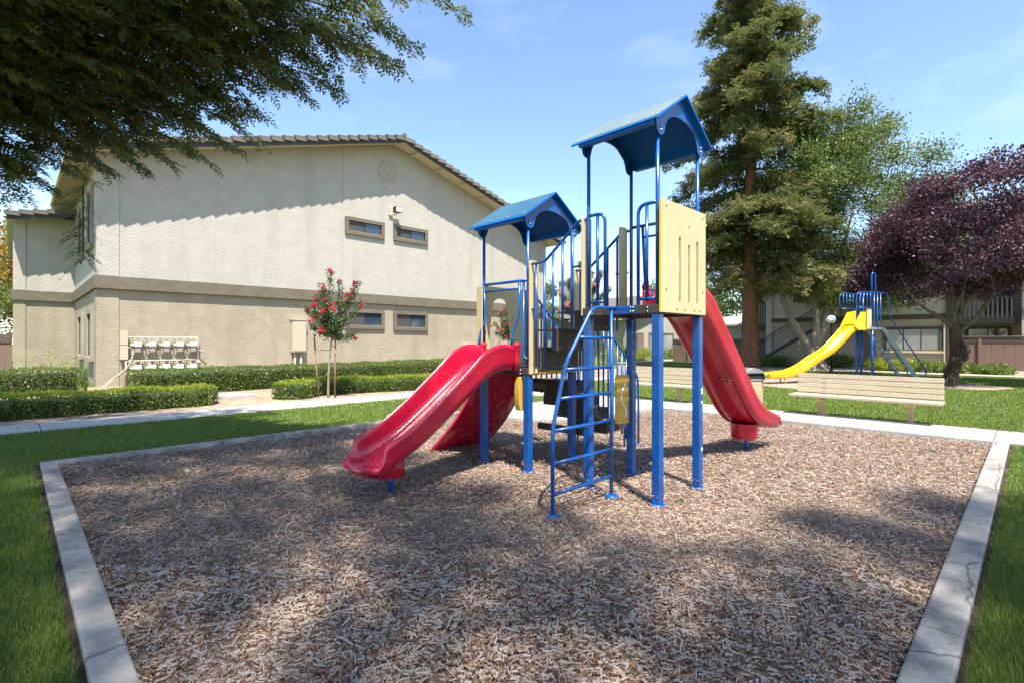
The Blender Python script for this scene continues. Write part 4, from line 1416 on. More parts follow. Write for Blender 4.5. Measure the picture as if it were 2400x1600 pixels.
# ------------------------------------------------------------------ benches, bin, lamp
def make_bench(label, loc):
    b = thing('park_bench', label, 'bench', loc, 0, 'cream slatted benches by the sidewalk', local=True)
    for y in (-.73, .73):
        l = MB()
        l.box(-.055, .055, y - .045, y + .045, -.05, .40)
        l.box(-.22, .20, y - .04, y + .04, .33, .399)
        l.prism([(.10, .33), (.19, .33), (.275, .84), (.225, .84)], lambda a, c, t: (a, t, c), y - .04, y + .04)
        l.build('leg', 'bench_leg', b, .006)
    for k in range(3):
        x0 = -.40 + k * .165
        boxp('seat_slat', 'bench_plastic', b, x0, x0 + .15, -1.22, 1.22, .402, .45, .008)
    for k in range(4):
        z0 = .458 + k * .101
        x0 = .145 + (z0 - .45) * .17
        M = Matrix.Translation((x0, 0, z0)) @ Matrix.Rotation(R(9.6), 4, 'Y')
        MB().box(-.045, -.002, -1.20 + random.uniform(-.004, .004), 1.20, 0, .092, M).build('back_slat', 'bench_plastic', b, .007)
    return b


make_bench('cream slatted bench standing right of the right red slide', (11.86, 2.32, .03))
make_bench('cream slatted bench half hidden behind the blue tower posts', (11.90, 6.92, .03))

tb = thing('trash_bin', 'tan aggregate trash bin with domed grey lid behind the right slide', 'trash bin', (12.35, 4.62, .03), 0, local=True)
oc = [(math.cos(a), math.sin(a)) for a in [PI / 8 + i * PI / 4 for i in range(8)]]
MB().prism([(.26 * a, .26 * b) for a, b in oc], lambda a, b, t: (a * (1 - .03 * (t < .1)), b * (1 - .03 * (t < .1)), t), -.02, .62).build('body', 'bin_aggregate', tb, .012)
MB().prism([(.275 * a, .275 * b) for a, b in oc], lambda a, b, t: (a, b, t), .621, .66).build('rim', 'bin_lid', tb, .006)
dome = MB()
arc = [(.25 * math.cos(a), .66 + .25 * math.sin(a)) for a in np.linspace(0, PI, 17)]
arc2 = [(.225 * math.cos(a), .66 + .225 * math.sin(a)) for a in np.linspace(0, PI, 17)]
RZ45 = Matrix.Rotation(R(-44), 3, 'Z')
d_ = lambda a, b, t: RZ45 @ Vector((a, t, b))
dome.prism(arc + arc2[::-1], d_, -.235, .235, True)
dome.build('lid', 'bin_lid', tb)
MB().prism(arc2, d_, -.20, .20).build('opening', 'black_void', tb)
MB().prism([(a * .999, b) for a, b in arc if b > .80] + [(-.2, .80), (.2, .80)][::1], d_, -.236, -.225).build('lid_front', 'bin_lid', tb)

lp = thing('lamp_post', 'black lamp post with a white globe behind the yellow slide', 'lamp post', (28.6, 6.9, .03), 0, local=True)
MB().tube([(0, 0, -.05), (0, 0, 2.36)], .05, 12, .04).build('pole', 'black_metal', lp)
MB().lathe([(.09, 0), (.09, .12), (.055, .2)], (0, 0, 0), 14).build('base', 'black_metal', lp)
MB().lathe([(.05, 0), (.09, .04), (.09, .07)], (0, 0, 2.34), 14).build('collar', 'black_metal', lp)
MB().sphere((0, 0, 2.58), .20, 22, 14).build('globe', 'white_globe', lp)

# ------------------------------------------------------------------ yellow slide tower in the distance
YS = thing('slide_tower', 'yellow slide with blue railed platform and grey ladder on the lawn', 'slide', (23.4, 4.6, .0), R(-28.9), local=True)
ys = slide('slide', [(-.05, 2.06), (-.45, 2.03), (-.75, 1.86), (-1.05, 1.60), (-1.64, 1.15), (-2.27, .84), (-2.9, .50), (-3.53, .30), (-4.1, .27), (-4.55, .27)],
           .25, 0, [.18, .2, .2, .18, .17, .17, .17, .17, .16, .13], 'yellow_plastic', YS)
for s in (-1, 1):
    MB().prism([(.0, 1.98), (-.55, 1.98), (-.75, 2.15), (-.42, 2.66), (.0, 2.74)], lambda a, b, t: (a, t, b), s * .285 - .012, s * .285 + .012).build('slide_hood', 'yellow_plastic', YS, .008)
MB().prism([(-.19, 2.02), (.04, 2.02), (.04, 2.80), (-.19, 2.80)], lambda a, b, t: (a, t, b), -.345, -.318).build('hood_panel', 'yellow_panel', YS, .005)
for x, y in ((.10, -.32), (.32, .32), (.10, .32)):
    MB().tube([(x, y, -.05), (x, y, 2.1)], .05, 12).build('post', 'blue_paint', YS)
boxp('platform', 'galvanized', YS, -.02, .62, -.38, .38, 2.0, 2.08, .006)
for s in (-.36, .36):
    rl_ = MB().tube(fillet([(-.62, s, 2.82), (-.72, s, 2.95), (-.72, s, 3.28), (-.60, s, 3.40), (.70, s, 3.40), (.86, s, 3.28), (.86, s, 2.62), (1.0, s, 2.40), (2.72, s, .45), (2.80, s, .22), (2.55, s, .05)], .09), .022, 8).build('handrail', 'blue_paint', YS)
    MB().tube([(-.64, s, 2.82), (.12, s, 2.82)], .02, 8).build('rail_bar', 'blue_paint', rl_)
    for k in range(4):
        MB().tube([(-.52 + k * .16, s, 2.82), (-.52 + k * .16, s, 3.40)], .017, 8).build('picket', 'blue_paint', rl_)
    for k in range(3):
        MB().tube(fillet([(.14 + k * .16, s, 3.40), (.14 + k * .16, s, 2.12), (.22 + k * .16, s, 2.08)], .05), .018, 8).build('picket', 'blue_paint', rl_)
MB().tube(fillet([(.22, -.2, 2.1), (.22, -.2, 4.16), (.40, -.2, 4.16), (.40, -.2, 2.1)], .09, 6), .03, 10).build('mast_loop', 'blue_paint', YS)
sg = [(.50, 2.08), (.72, 2.08), (2.55, .0), (2.30, .0)]
for s in (-.33, .33):
    MB().prism(sg, lambda a, b, t: (a, t, b), s - .012, s + .012).build('ladder_side', 'galvanized', YS, .003)
for k in range(9):
    f = k / 9.0
    x = .68 + 1.72 * f + .05
    z = 1.98 - 1.95 * f
    boxp('ladder_tread', 'galvanized', YS, x - .09, x + .10, -.316, .316, z - .02, z, .003)
for s in (-.18, .14):
    MB().tube(fillet([(-3.75 + s * .3, s, .24), (-3.75 + s * .3, s, .10), (-3.70 + s * .3, s, -.05)], .04), .022, 8).build('slide_leg', 'bench_leg', YS)

# ------------------------------------------------------------------ vegetation helpers
def limb(mb, a, b, r0, r1, bend=.15, n=6, seg=7):
    a, b = Vector(a), Vector(b)
    m = (a + b) / 2 + Vector((random.uniform(-1, 1), random.uniform(-1, 1), random.uniform(-.2, 1))) * bend * (b - a).length
    pts = []
    for i in range(n + 1):
        t = i / n
        pts.append(a * (1 - t) ** 2 + m * 2 * t * (1 - t) + b * t * t)
    mb.tube(pts, r0, seg, r1)
    return pts


def leaves_obj(name, parts, material, parent):
    """parts: list of (V, F, rnd)"""
    V = np.concatenate([p[0] for p in parts])
    off, Fs = 0, []
    for v, f, r in parts:
        Fs.append(f + off)
        off += len(v)
    return np_mesh(name, V, np.concatenate(Fs), material, parent, np.concatenate([p[2] for p in parts]))


def broad_leaves(P, out, tw, L, W, upness=.2, spread=.9):
    n = len(P)
    D = unit(out * .6 + rng.normal(size=(n, 3)) * spread + np.array([0, 0, upness]))
    ln = L * rng.uniform(.7, 1.3, n)
    V, F = leaf_geo(P, D, ln, W * rng.uniform(.8, 1.25, n))
    rnd = np.clip(.55 * tw + .45 * rng.random(n), 0, 1)
    return V, F, np.repeat(rnd, 4)


def sprays(O, D, Ls, K, l, w, droop=.25, rbase=None):
    """feather-like shoots: stem along D from O with K pairs of leaflets"""
    n = len(O)
    D = unit(D)
    S = unit(np.cross(D, np.array([0, 0, 1.0]) + .5 * rng.normal(size=(n, 3))))
    Ls = np.broadcast_to(Ls, (n,))
    Vs, Rn = [], []
    rb = rng.random(n) if rbase is None else rbase
    for k in range(K):
        t = (k + .4) / K
        base = O + D * (Ls * t)[:, None] + np.array([0, 0, -1.0]) * (droop * Ls * t * t)[:, None]
        ll = l * (1.1 - .65 * t) * rng.uniform(.8, 1.2, n)
        for s in (-1, 1):
            d = unit(D * .62 + S * s * .78 + np.array([0, 0, -.10]) + .18 * rng.normal(size=(n, 3)))
            sd = unit(np.cross(d, np.cross(D, S) + .25 * rng.normal(size=(n, 3))))
            a = base
            b = base + d * (ll * .5)[:, None] + sd * (w * .5)
            c = base + d * ll[:, None]
            e = base + d * (ll * .5)[:, None] - sd * (w * .5)
            Vs.append(np.stack([a, b, c, e], 1))
            Rn.append(np.repeat((np.clip(rb * .8 + .2 * rng.random(n), 0, 1))[:, None], 4, 1))
    # the stem and its tip
    tip = O + D * (Ls * 1.12)[:, None] + np.array([0, 0, -1.0]) * (droop * Ls * 1.2)[:, None]
    Vs.append(np.stack([O - S * .003, O + S * .003, tip + S * .002, tip - S * .002], 1))
    Rn.append(np.full((n, 4), .97))
    V = np.concatenate(Vs).reshape(-1, 3)
    return V, np.arange(len(V)).reshape(-1, 4), np.concatenate(Rn).ravel()


def W3(x, z, h):
    """x right of and z ahead of the viewpoint's foot, h high -> playground metres"""
    a, b = uv_of(x, z)
    return np.array([a, b, h])


# ------------------------------------------------------------------ the redwood over the viewpoint
def near_redwood():
    base = W3(-8.2, 2.6, 0)
    T = thing('redwood_tree', 'tall redwood whose dark drooping boughs hang over the upper left', 'tree', tuple(base))
    tr = MB()
    tr.tube(spline([tuple(base + np.array([0, 0, -.2])), tuple(base + np.array([.05, .1, 6.])), tuple(base + np.array([.0, .1, 12.])), tuple(base + np.array([.1, 0, 19.]))], 6), .55, 16, .08)
    tr.build('trunk', 'bark_red', T)
    # bough tips: (x, z, h) ahead of the viewpoint
    tips = [(-1.02, 6.4, 5.94), (-1.57, 6.2, 5.38), (-1.78, 6.4, 5.23), (-1.92, 6.0, 5.1), (-2.52, 6.4, 4.88), (-2.91, 6.6, 4.87), (-2.49, 6, 4.95), (-3.15, 6.4, 5.01), (-3.6, 6.8, 4.76), (-3.86, 7.0, 4.56), (-4.34, 7.2, 4.52), (-4.9, 7.4, 4.48), (-5.34, 7.4, 4.42), (-5.86, 7.5, 4.39), (-6.31, 7.5, 4.36), (-6.58, 7.3, 4.16), (-6.86, 7.2, 3.94), (-7.16, 7.2, 3.76), (-6.24, 6.8, 4.36), (-5.66, 6.8, 4.47), (-5.08, 6.8, 4.53), (-4.5, 6.8, 4.65), (-3.92, 6.6, 4.73), (-3.63, 6.3, 4.96), (-4.17, 6.3, 4.96), (-4.86, 6.5, 4.9), (-5.5, 6.6, 4.84), (-6.15, 6.7, 4.77), (-6.9, 7.0, 4.26), (-6.9, 7, 4.74), (-3.05, 6.2, 5.38), (-2.52, 6.2, 5.49), (-3.68, 6.2, 5.38), (-4.51, 6.4, 5.5), (-6.77, 6.8, 5.4), (-2.12, 6.6, 5.97), (-3.04, 6.4, 5.83), (-4.19, 6.5, 5.9), (-5.27, 6.6, 5.97), (-6.36, 6.8, 5.98), (-7.92, 7, 5.04), (-7.92, 7, 4.14), (-5.15, 7.4, 5.17), (-3.92, 7.0, 5.64)]
    parts, bm = [], MB()
    for (x, z, h) in tips:
        tip = W3(x, z, h)
        root = base + np.array([0, 0, h + random.uniform(-.5, .6)])
        a, b = Vector(root), Vector(tip)
        mid = (a + b) / 2 + Vector((0, 0, random.uniform(.2, .7)))
        pts = [a * (1 - t) ** 2 + mid * 2 * t * (1 - t) + b * t * t for t in np.linspace(0, 1, 15)]
        bm.tube(pts, .045, 5, .006)
        ax = (b - a).normalized()
        side = ax.cross(Vector((0, 0, 1))).normalized()
        O, D, rb = [], [], []
        for q in range(34):
            t = .42 + .58 * (q + random.random()) / 34
            i = min(13, int(t * 14))
            p = pts[i].lerp(pts[i + 1], t * 14 - i)
            s = -1 if q % 2 else 1
            ln = (.30 + .42 * (1 - abs(t - .70) * 1.9)) * random.uniform(.65, 1.25)
            d = (ax * random.uniform(.3, .8) + side * s * random.uniform(.5, 1.0) + Vector((0, 0, random.uniform(-.40, .40)))).normalized()
            if t > .97:
                d = (ax + Vector((0, 0, -.3))).normalized()
            e = p + d * ln + Vector((0, 0, -.05 * ln))
            bm.tube([p, p.lerp(e, .55) + Vector((0, 0, .03)), e], .008, 4, .003, caps=False)
            sd = d.cross(Vector((0, 0, 1))).normalized()
            m = max(6, int(ln * 24))
            tone = random.random()
            for w in range(m):
                tt = (w + .6) / m
                o = p.lerp(e, tt)
                O.append(o)
                k = 1 if w % 2 else -1
                D.append(d * random.uniform(.5, 1.0) + sd * k * random.uniform(.4, .95) + Vector((0, 0, random.uniform(-.5, .3))))
                rb.append(min(1, max(0, .1 + .75 * tone + random.uniform(-.2, .25))) if random.random() > .05 else 1.0)
            O.append(e)
            D.append(d + Vector((0, 0, -.4)))
            rb.append(.5)
        O = np.array([tuple(v) for v in O])
        D = np.array([tuple(v) for v in D])
        v, f, r = sprays(O, D, rng.uniform(.12, .22, len(O)), 5, .085, .026, .2, np.array(rb))
        parts.append((v, f, r))
    # the lone hanging twig in front of the beige wing
    tw_ = [W3(-6.35, 7.55, 3.85), W3(-6.38, 7.6, 3.3), W3(-6.40, 7.62, 2.75)]
    bm.tube([Vector(p) for p in tw_], .012, 5, .005)
    O, D = [], []
    for t in np.linspace(.02, 1, 34):
        p = tw_[0] * (1 - t) + tw_[2] * t
        O.append(p)
        D.append(np.array([random.uniform(-1, 1), random.uniform(-1, 1), -.45]))
    v, f, r = sprays(np.array(O), np.array(D), rng.uniform(.20, .40, len(O)), 9, .075, .020, .25)
    parts.append((v, f, r))
    bm.build('boughs', 'twig', T)
    leaves_obj('crown', parts, 'redwood_near', T)
    # the high part of the crown, above the picture
    parts = []
    bm = MB()
    # (ground x, ground z, height, radius): where each bough throws its shade
    spots = [(-7.6, 7.6, 11.0, 2.0), (-9.4, 6.6, 12.0, 2.2), (-10.0, 9.0, 11.5, 2.2), (-8.6, 4.6, 13.0, 2.0), (-8.2, 9.6, 11.2, 1.8), (-6.2, 10.0, 11.4, 1.3), (-9.0, 3.2, 14.5, 1.8)]
    sx, sz = SHD.x * SX - SHD.y * CX, SHD.x * CX + SHD.y * SX
    kk = 1 / math.tan(SUN_ALT)
    spots = [(x - sx * kk * (h + 3), z - sz * kk * (h + 3), h + 3, rr) for x, z, h, rr in spots]
    for (x, z, h, rr) in spots:
        c = W3(x, z, h)
        limb(bm, tuple(base + np.array([0, 0, h * .93])), tuple(c), .09, .02, .1)
        n = int(105 * rr * rr + 50)
        d = randdir(n)
        O = c + d * (rng.random(n) ** .45)[:, None] * np.array([rr, rr, .75])
        v, f, r = sprays(O, d * np.array([1, 1, .3]) + np.array([0, 0, -.2]), rng.uniform(.3, .5, n), 4, .17, .07, .3)
        parts.append((v, f, r))
    bm.build('boughs', 'twig', T)
    leaves_obj('high_crown', parts, 'redwood_near', T)


near_redwood()


def shade_tree():
    """tall spreading tree behind the viewpoint; its thin high crown throws the soft shade over the near chips"""
    base = W3(2.6, -8.0, 0)
    T = thing('shade_tree', 'tall spreading shade tree behind the viewpoint that shades the near wood chips', 'tree', tuple(base))
    bm = MB()
    fork = base + np.array([.1, .1, 13.0])
    bm.tube([tuple(base + np.array([0, 0, -.2])), tuple(base + np.array([.05, 0, 6.])), tuple(fork)], .5, 12, .3)
    edge = [(-12, 9.6), (-6, 10.2), (-3.4, 8.8), (-2.6, 7.6), (-1.9, 7.3), (-1.3, 7.0), (-.95, 6.8), (-.5, 6.2), (-.1, 5.4), (.3, 4.7), (.65, 4.1), (1.1, 3.9), (1.7, 3.9), (2.2, 4.4), (2.7, 5.1), (7, 5.35), (12, 5.7)]
    ex, ez = zip(*edge)
    sx, sz = SHD.x * SX - SHD.y * CX, SHD.x * CX + SHD.y * SX
    k = 1 / math.tan(SUN_ALT)
    parts = []
    st, num = .62, 0
    for x in np.arange(-11.5, 11.6, st):
        for z in np.arange(-.5, 10.6, st):
            gx, gz = x + random.uniform(-.28, .28), z + random.uniform(-.28, .28)
            lim = np.interp(gx, ex, ez)
            if gz > lim - .18 or abs(gx) > max(3.0, gz * 1.5 + 2.0):
                continue
            near_edge = gz > lim - 1.0
            if near_edge and random.random() < .10:
                continue
            h = 24 + random.uniform(-2.0, 2.5)
            c = W3(gx - sx * k * h, gz - sz * k * h, h)
            num += 1
            if num % 7 == 0:
                limb(bm, tuple(fork + np.array([0, 0, random.uniform(-1.5, 2.5)])), tuple(c), .05, .012, .10, 6, 5)
            P, out, tw = clump_points(c, (.42, .42, .35), 18 if near_edge else 16, 14, .17, .55)
            parts.append(broad_leaves(P, out, tw, .16, .085, .0, 1.0))
    bm.build('trunk', 'bark_grey', T)
    leaves_obj('crown', parts, 'broad_green', T)


shade_tree()

# ------------------------------------------------------------------ far redwood
def far_redwood():
    base = np.array([28.87, 10.87, 0.])
    T = thing('redwood_tree', 'tall shaggy redwood with reddish trunk standing behind the right slide', 'tree', tuple(base))
    tr = MB()
    n, H = 26, 25.0
    ring = 18
    vs_, fs = [], []
    for i in range(n + 1):
        t = i / n
        r = .40 * (1 - t) ** .85 + .03 + .14 * math.exp(-t * 30)
        for j in range(ring):
            a = 2 * PI * j / ring
            q = r * (1 + .07 * math.sin(5 * a + 3 * t) + .05 * math.sin(9 * a - 5 * t))
            vs_.append((base[0] + q * math.cos(a) + .15 * math.sin(t * 3), base[1] + q * math.sin(a), -.1 + H * t))
    for i in range(n):
        for j in range(ring):
            k = (j + 1) % ring
            fs.append((i * ring + j, i * ring + k, (i + 1) * ring + k, (i + 1) * ring + j))
    tr.add(vs_, fs, True)
    tr.build('trunk', 'bark_red', T)
    bm = MB()
    parts = []
    O, D, L, RB = [], [], [], []
    z = 4.6
    while z < 24.6:
        t = (z - 4.6) / 20.0
        nb = random.choice((3, 4, 4, 5)) if t < .85 else 3
        for b in range(nb):
            ang = random.uniform(0, 2 * PI)
            ln = (4.1 * (1 - t) ** .62 + .7) * random.uniform(.62, 1.18)
            if t < .12:
                ln *= .8
            d = Vector((math.cos(ang), math.sin(ang), 0))
            a = Vector((base[0], base[1], z))
            up = random.uniform(.02, .28)
            pts = [a + d * ln * s + Vector((0, 0, up * ln * s - .30 * ln * s * s)) for s in np.linspace(0, 1, 8)]
            bm.tube(pts, .06 * (1 - t) + .02, 5, .01, caps=False)
            side = d.cross(Vector((0, 0, 1)))
            tone = random.random()
            m = int(54 * ln)
            for q in range(m):
                s = random.uniform(.03, 1) ** .85
                i = min(6, int(s * 7))
                p = pts[i].lerp(pts[i + 1], s * 7 - i)
                wd = .75 * (1 - abs(s - .6)) * (.35 + .65 * ln / 4)
                o = p + side * random.gauss(0, wd * .5) + Vector((0, 0, random.gauss(-.10, .19)))
                O.append(tuple(o))
                D.append(tuple(d * random.uniform(.3, 1.1) + side * random.uniform(-.9, .9) + Vector((0, 0, random.uniform(-.35, .55)))))
                RB.append(min(1, max(0, .15 + .5 * tone + random.gauss(.08, .2) + .15 * s)))
        z += random.uniform(.27, .55)
    O, D, RB = np.array(O), np.array(D), np.array(RB)
    v, f, r = sprays(O, D, rng.uniform(.28, .52, len(O)), 3, .25, .085, .12, RB)
    bm.build('boughs', 'twig', T)
    leaves_obj('crown', [(v, f, r)], 'redwood_far', T)


far_redwood()


def fork_tree(name, label, base, stems, clumps, leaf, material, bark, leafL, leafW, r0, per=14, twig_r=.22, upness=.2, spread=.9, burls=(), limb_bark=None, flat=1.0):
    """stems: polylines of the trunk and main limbs [(pts, r0, r1)]; clumps: (centre, radii, twigs)"""
    T = thing(name, label, 'tree', tuple(base))
    tr = MB()
    for pts, a, b in stems[:r0]:
        tr.tube(spline(pts, 6), a, 12, b)
    for c, rr in burls:
        tr.sphere(c, rr, 12, 8)
    tr.build('trunk', bark, T)
    if stems[r0:]:
        for pts, a, b in stems[r0:]:
            MB().tube(spline(pts, 6), a, 9, b).build('limb', limb_bark or bark, T)
    parts = []
    for c, r, n in clumps:
        P, out, tw = clump_points(c, r, n, per, twig_r, .5, flat)
        parts.append(broad_leaves(P, out, tw, leafL, leafW, upness, spread))
    leaves_obj('crown', parts, material, T)
    return T


# multi-stemmed tree right of the far redwood
b = np.array([31.4, 8.4, 0.])
def off(x, z, h):
    """x right, z away, relative to a tree foot b"""
    return (b[0] + x * SX + z * CX, b[1] - x * CX + z * SX, h)


cl = []
for k in range(88):
    a = k * 2.39996
    hh = 3.8 + 9.4 * ((k * .7549) % 1)
    wmax = 5.2 * math.sin(PI * min(1, max(.1, (hh - 2.2) / 12.6))) ** .75
    rr = wmax * math.sqrt((k * .5698 + .1 * random.random()) % 1)
    cl.append((off(1.7 + rr * math.cos(a) + (.9 if hh < 9 else -.1 * (hh - 9)), rr * math.sin(a) * .8, hh), (1.15, 1.15, .7), 44))
stems = [([off(.0, 0, -.1), off(.0, 0, .8), off(-.1, 0, 1.3)], .50, .36),
         ([off(-.2, 0, 1.1), off(-1.1, .1, 2.6), off(-1.7, .2, 4.2), off(-2.0, .2, 6)], .22, .07),
         ([off(.0, 0, 1.2), off(.2, .1, 3.0), off(-.3, 0, 5.0), off(-.2, 0, 8)], .22, .06),
         ([off(.1, 0, 1.2), off(.8, .2, 3.2), off(1.4, .3, 5.2), off(2.2, 0, 9)], .20, .05),
         ([off(.1, 0, 1.3), off(1.6, .2, 3.8), off(2.9, .3, 6.2), off(4.2, 0, 8.5)], .15, .04)]
for a in range(9):
    q = 2 * PI * a / 9
    stems.append(([off(.3 * math.cos(q), .3 * math.sin(q), .5), off(.75 * math.cos(q), .75 * math.sin(q), .12), off(1.25 * math.cos(q), 1.25 * math.sin(q), -.05)], .13, .03))
fork_tree('forked_tree', 'pale-barked tree forking low beside the redwood, loose yellow-green crown', b, stems, cl, None, 'broad_green', 'bark_grey', .165, .066, 5, per=26, twig_r=.25, upness=.35, spread=.8)

# purple plum
b = np.array([23.0, 1.92, 0.])
cl = []
for k in range(150):
    x = -3.1 + 8.9 * (k + random.random()) / 150
    top = 7.7 - .035 * (x - .7) ** 2 if x > .7 else 7.6 - .20 * (x - .7) ** 2 + .008 * (x - .7) ** 3
    bot = 3.3 + (.10 * max(0, x - 1.5)) + (.04 * x if x < 0 else 0)
    top += .35 * math.sin(x * 2.3) + .25 * math.sin(x * 5.1)
    h = random.uniform(bot, max(bot + .3, top - .4))
    zz = random.uniform(-2.7, 2.7) * math.sqrt(max(.05, 1 - ((x - .5) / 5.2) ** 2))
    if x < -.3:                 # low left boughs reach behind the yellow slide tower
        zz = random.uniform(2.9, 5.0)
        sc_ = (17.5 + zz) / 17.5
        x, h = (15.1 + x) * sc_ - 15.1, (h - EYE) * sc_ + EYE
    cl.append((off(x, zz, h), (.62, .62, .40), 32))
stems = [([off(-.18, 0, -.1), off(-.05, 0, .45), off(.12, 0, 1.0), off(.10, 0, 1.5), off(.05, 0, 2.15)], .22, .16),
         ([off(0, 0, 2.0), off(-.55, 0, 2.45), off(-.55, .5, 2.7), off(-.45, 1.2, 3.2), off(-.1, 2.2, 4.0)], .075, .02),
         ([off(.0, 0, 2.1), off(.1, .1, 2.8), off(.05, .1, 3.6), off(.2, 0, 5.6)], .12, .02),
         ([off(.1, 0, 2.1), off(.5, .1, 2.9), off(.95, 0, 3.6), off(1.3, 0, 5.9)], .10, .02),
         ([off(.15, 0, 1.85), off(.7, -.1, 2.35), off(1.15, -.2, 3.1), off(1.6, -.2, 3.9), off(3.1, -.2, 4.9)], .09, .02),
         ([off(.3, 0, 2.5), off(.2, -.2, 3.4), off(.6, -.3, 5.0)], .065, .015)]
for k in range(26):
    a0 = (random.uniform(.1, 1.6), random.uniform(-.4, .4), random.uniform(3.2, 4.2))
    e0 = (max(.1, a0[0] * 1.8 + random.uniform(-.6, 1.2)), random.uniform(-2.2, 2.2), a0[2] + random.uniform(.7, 2.4))
    stems.append(([off(*a0), off((a0[0] + e0[0]) / 2 + .1, (a0[1] + e0[1]) / 2, (a0[2] + e0[2]) / 2 + .15), off(*e0)], .035, .010))
plum = fork_tree('plum_tree', 'purple-leaved plum tree with dark gnarled trunk beside the right bench', b, stems, cl, None, 'plum_leaf', 'bark_dark', .115, .065, 1, per=20, twig_r=.20, upness=.1, spread=1.0,
                 burls=[(off(.27, -.1, 1.25), .19), (off(.30, -.05, 1.02), .16), (off(-.03, -.15, .9), .17), (off(.1, -.15, 1.5), .13)], limb_bark='limb_olive', flat=.7)


# crape myrtles: small staked trees with blossom
def myrtle(base, s, label, blossom='red_blossom', n_tw=60, stakes=True, seed=1, dens=1.0):
    random.seed(seed)
    T = thing('crape_myrtle', label, 'tree', tuple(base), group='crape myrtles along the path')
    bx, by, bz = base
    def o_(x, z, h):
        return (bx + s * (x * SX + z * CX), by + s * (-x * CX + z * SX), bz + s * h)
    MB().tube(spline([o_(0, 0, -.05), o_(.02, 0, .7), o_(.06, 0, 1.2), o_(.12, 0, 1.75)], 5), .034 * s, 8, .022 * s).build('trunk', 'bark_grey', T)
    tips = [(-.55, .0, 2.35), (-.35, .2, 2.75), (-.1, -.2, 3.0), (.05, .1, 3.4), (.35, -.1, 3.05), (.6, .15, 2.85), (.75, .1, 3.1), (.95, -.1, 2.55), (.3, .4, 2.6), (-.2, -.45, 2.4),
            (.45, -.4, 2.1), (-.5, .1, 1.95), (.75, -.2, 1.65), (.2, .4, 2.1), (-.25, .3, 2.9), (.1, -.4, 2.6)]
    sh = MB()
    parts = []
    tops = []
    for x, z, h in tips:
        a, e = Vector(o_(.12, 0, 1.6)), Vector(o_(x, z, h))
        pts = limb(sh, a, e, .014 * s, .005 * s, .08, 5, 5)
        for t in np.linspace(.20, 1, 10):
            p = a.lerp(e, t) + (pts[3] - a.lerp(e, .6)) * .5
            rr = .15 * s * (1.1 - .65 * t)
            P, out, tw = clump_points(tuple(p), (rr, rr, rr), int(6 * dens), 7, .040 * s, .5)
            parts.append(broad_leaves(P, out, tw, .060 * s ** .5, .034 * s ** .5, .2, .9))
        tops.append(e)
    sh.build('shoots', 'twig', T)
    leaves_obj('crown', parts, 'myrtle_leaf', T)
    extra = [(-.2, -.35, 2.15), (.1, -.45, 2.3), (-.05, -.4, 1.75), (.3, -.4, 2.45), (-.42, -.2, 2.1), (.75, -.2, 1.6), (.5, -.1, 2.75)]
    for e in [o for o in tops if o.z > bz + 2.3 * s] + [Vector(o_(*q)) for q in extra]:
        for q in range(random.choice((1, 1, 2))):
            c = e + Vector((random.gauss(0, .05), random.gauss(0, .05), random.gauss(0, .06))) * s
            P, out, tw = clump_points(tuple(c), (.05 * s, .05 * s, .06 * s), 12, 5, .014 * s, .5)
            leaves_obj('blossom', [broad_leaves(P, out, tw, .034 * s, .034 * s, .1, 1.0)], blossom, T)
    if stakes:
        for x0, x1 in ((-.24, -.36), (.20, .22)):
            MB().tube([o_(x0, -.05, -.05), o_(x1, -.05, 1.72)], .024 * s, 8).build('stake', 'stake_wood', T)
        MB().tube([o_(-.34, -.05, 1.28), o_(.07, -.0, 1.30)], .008 * s, 6).build('tie', 'black_metal', T)
        MB().tube([o_(.22, -.05, 1.40), o_(.07, -.0, 1.40)], .008 * s, 6).build('tie', 'black_metal', T)
    random.seed(seed + 50)


myrtle((6.15, 13.45, .03), 1.0, 'red-flowering crape myrtle between two stakes before the beige wall')
myrtle((16.2, 16.9, .03), .98, 'red-flowering crape myrtle seen through the yellow arch panel', seed=4)
myrtle((23.2, 18.2, .03), 1.75, 'taller pink-flowering crape myrtle past the right end of the beige wall', 'pink_blossom', stakes=False, seed=9, dens=4.5)


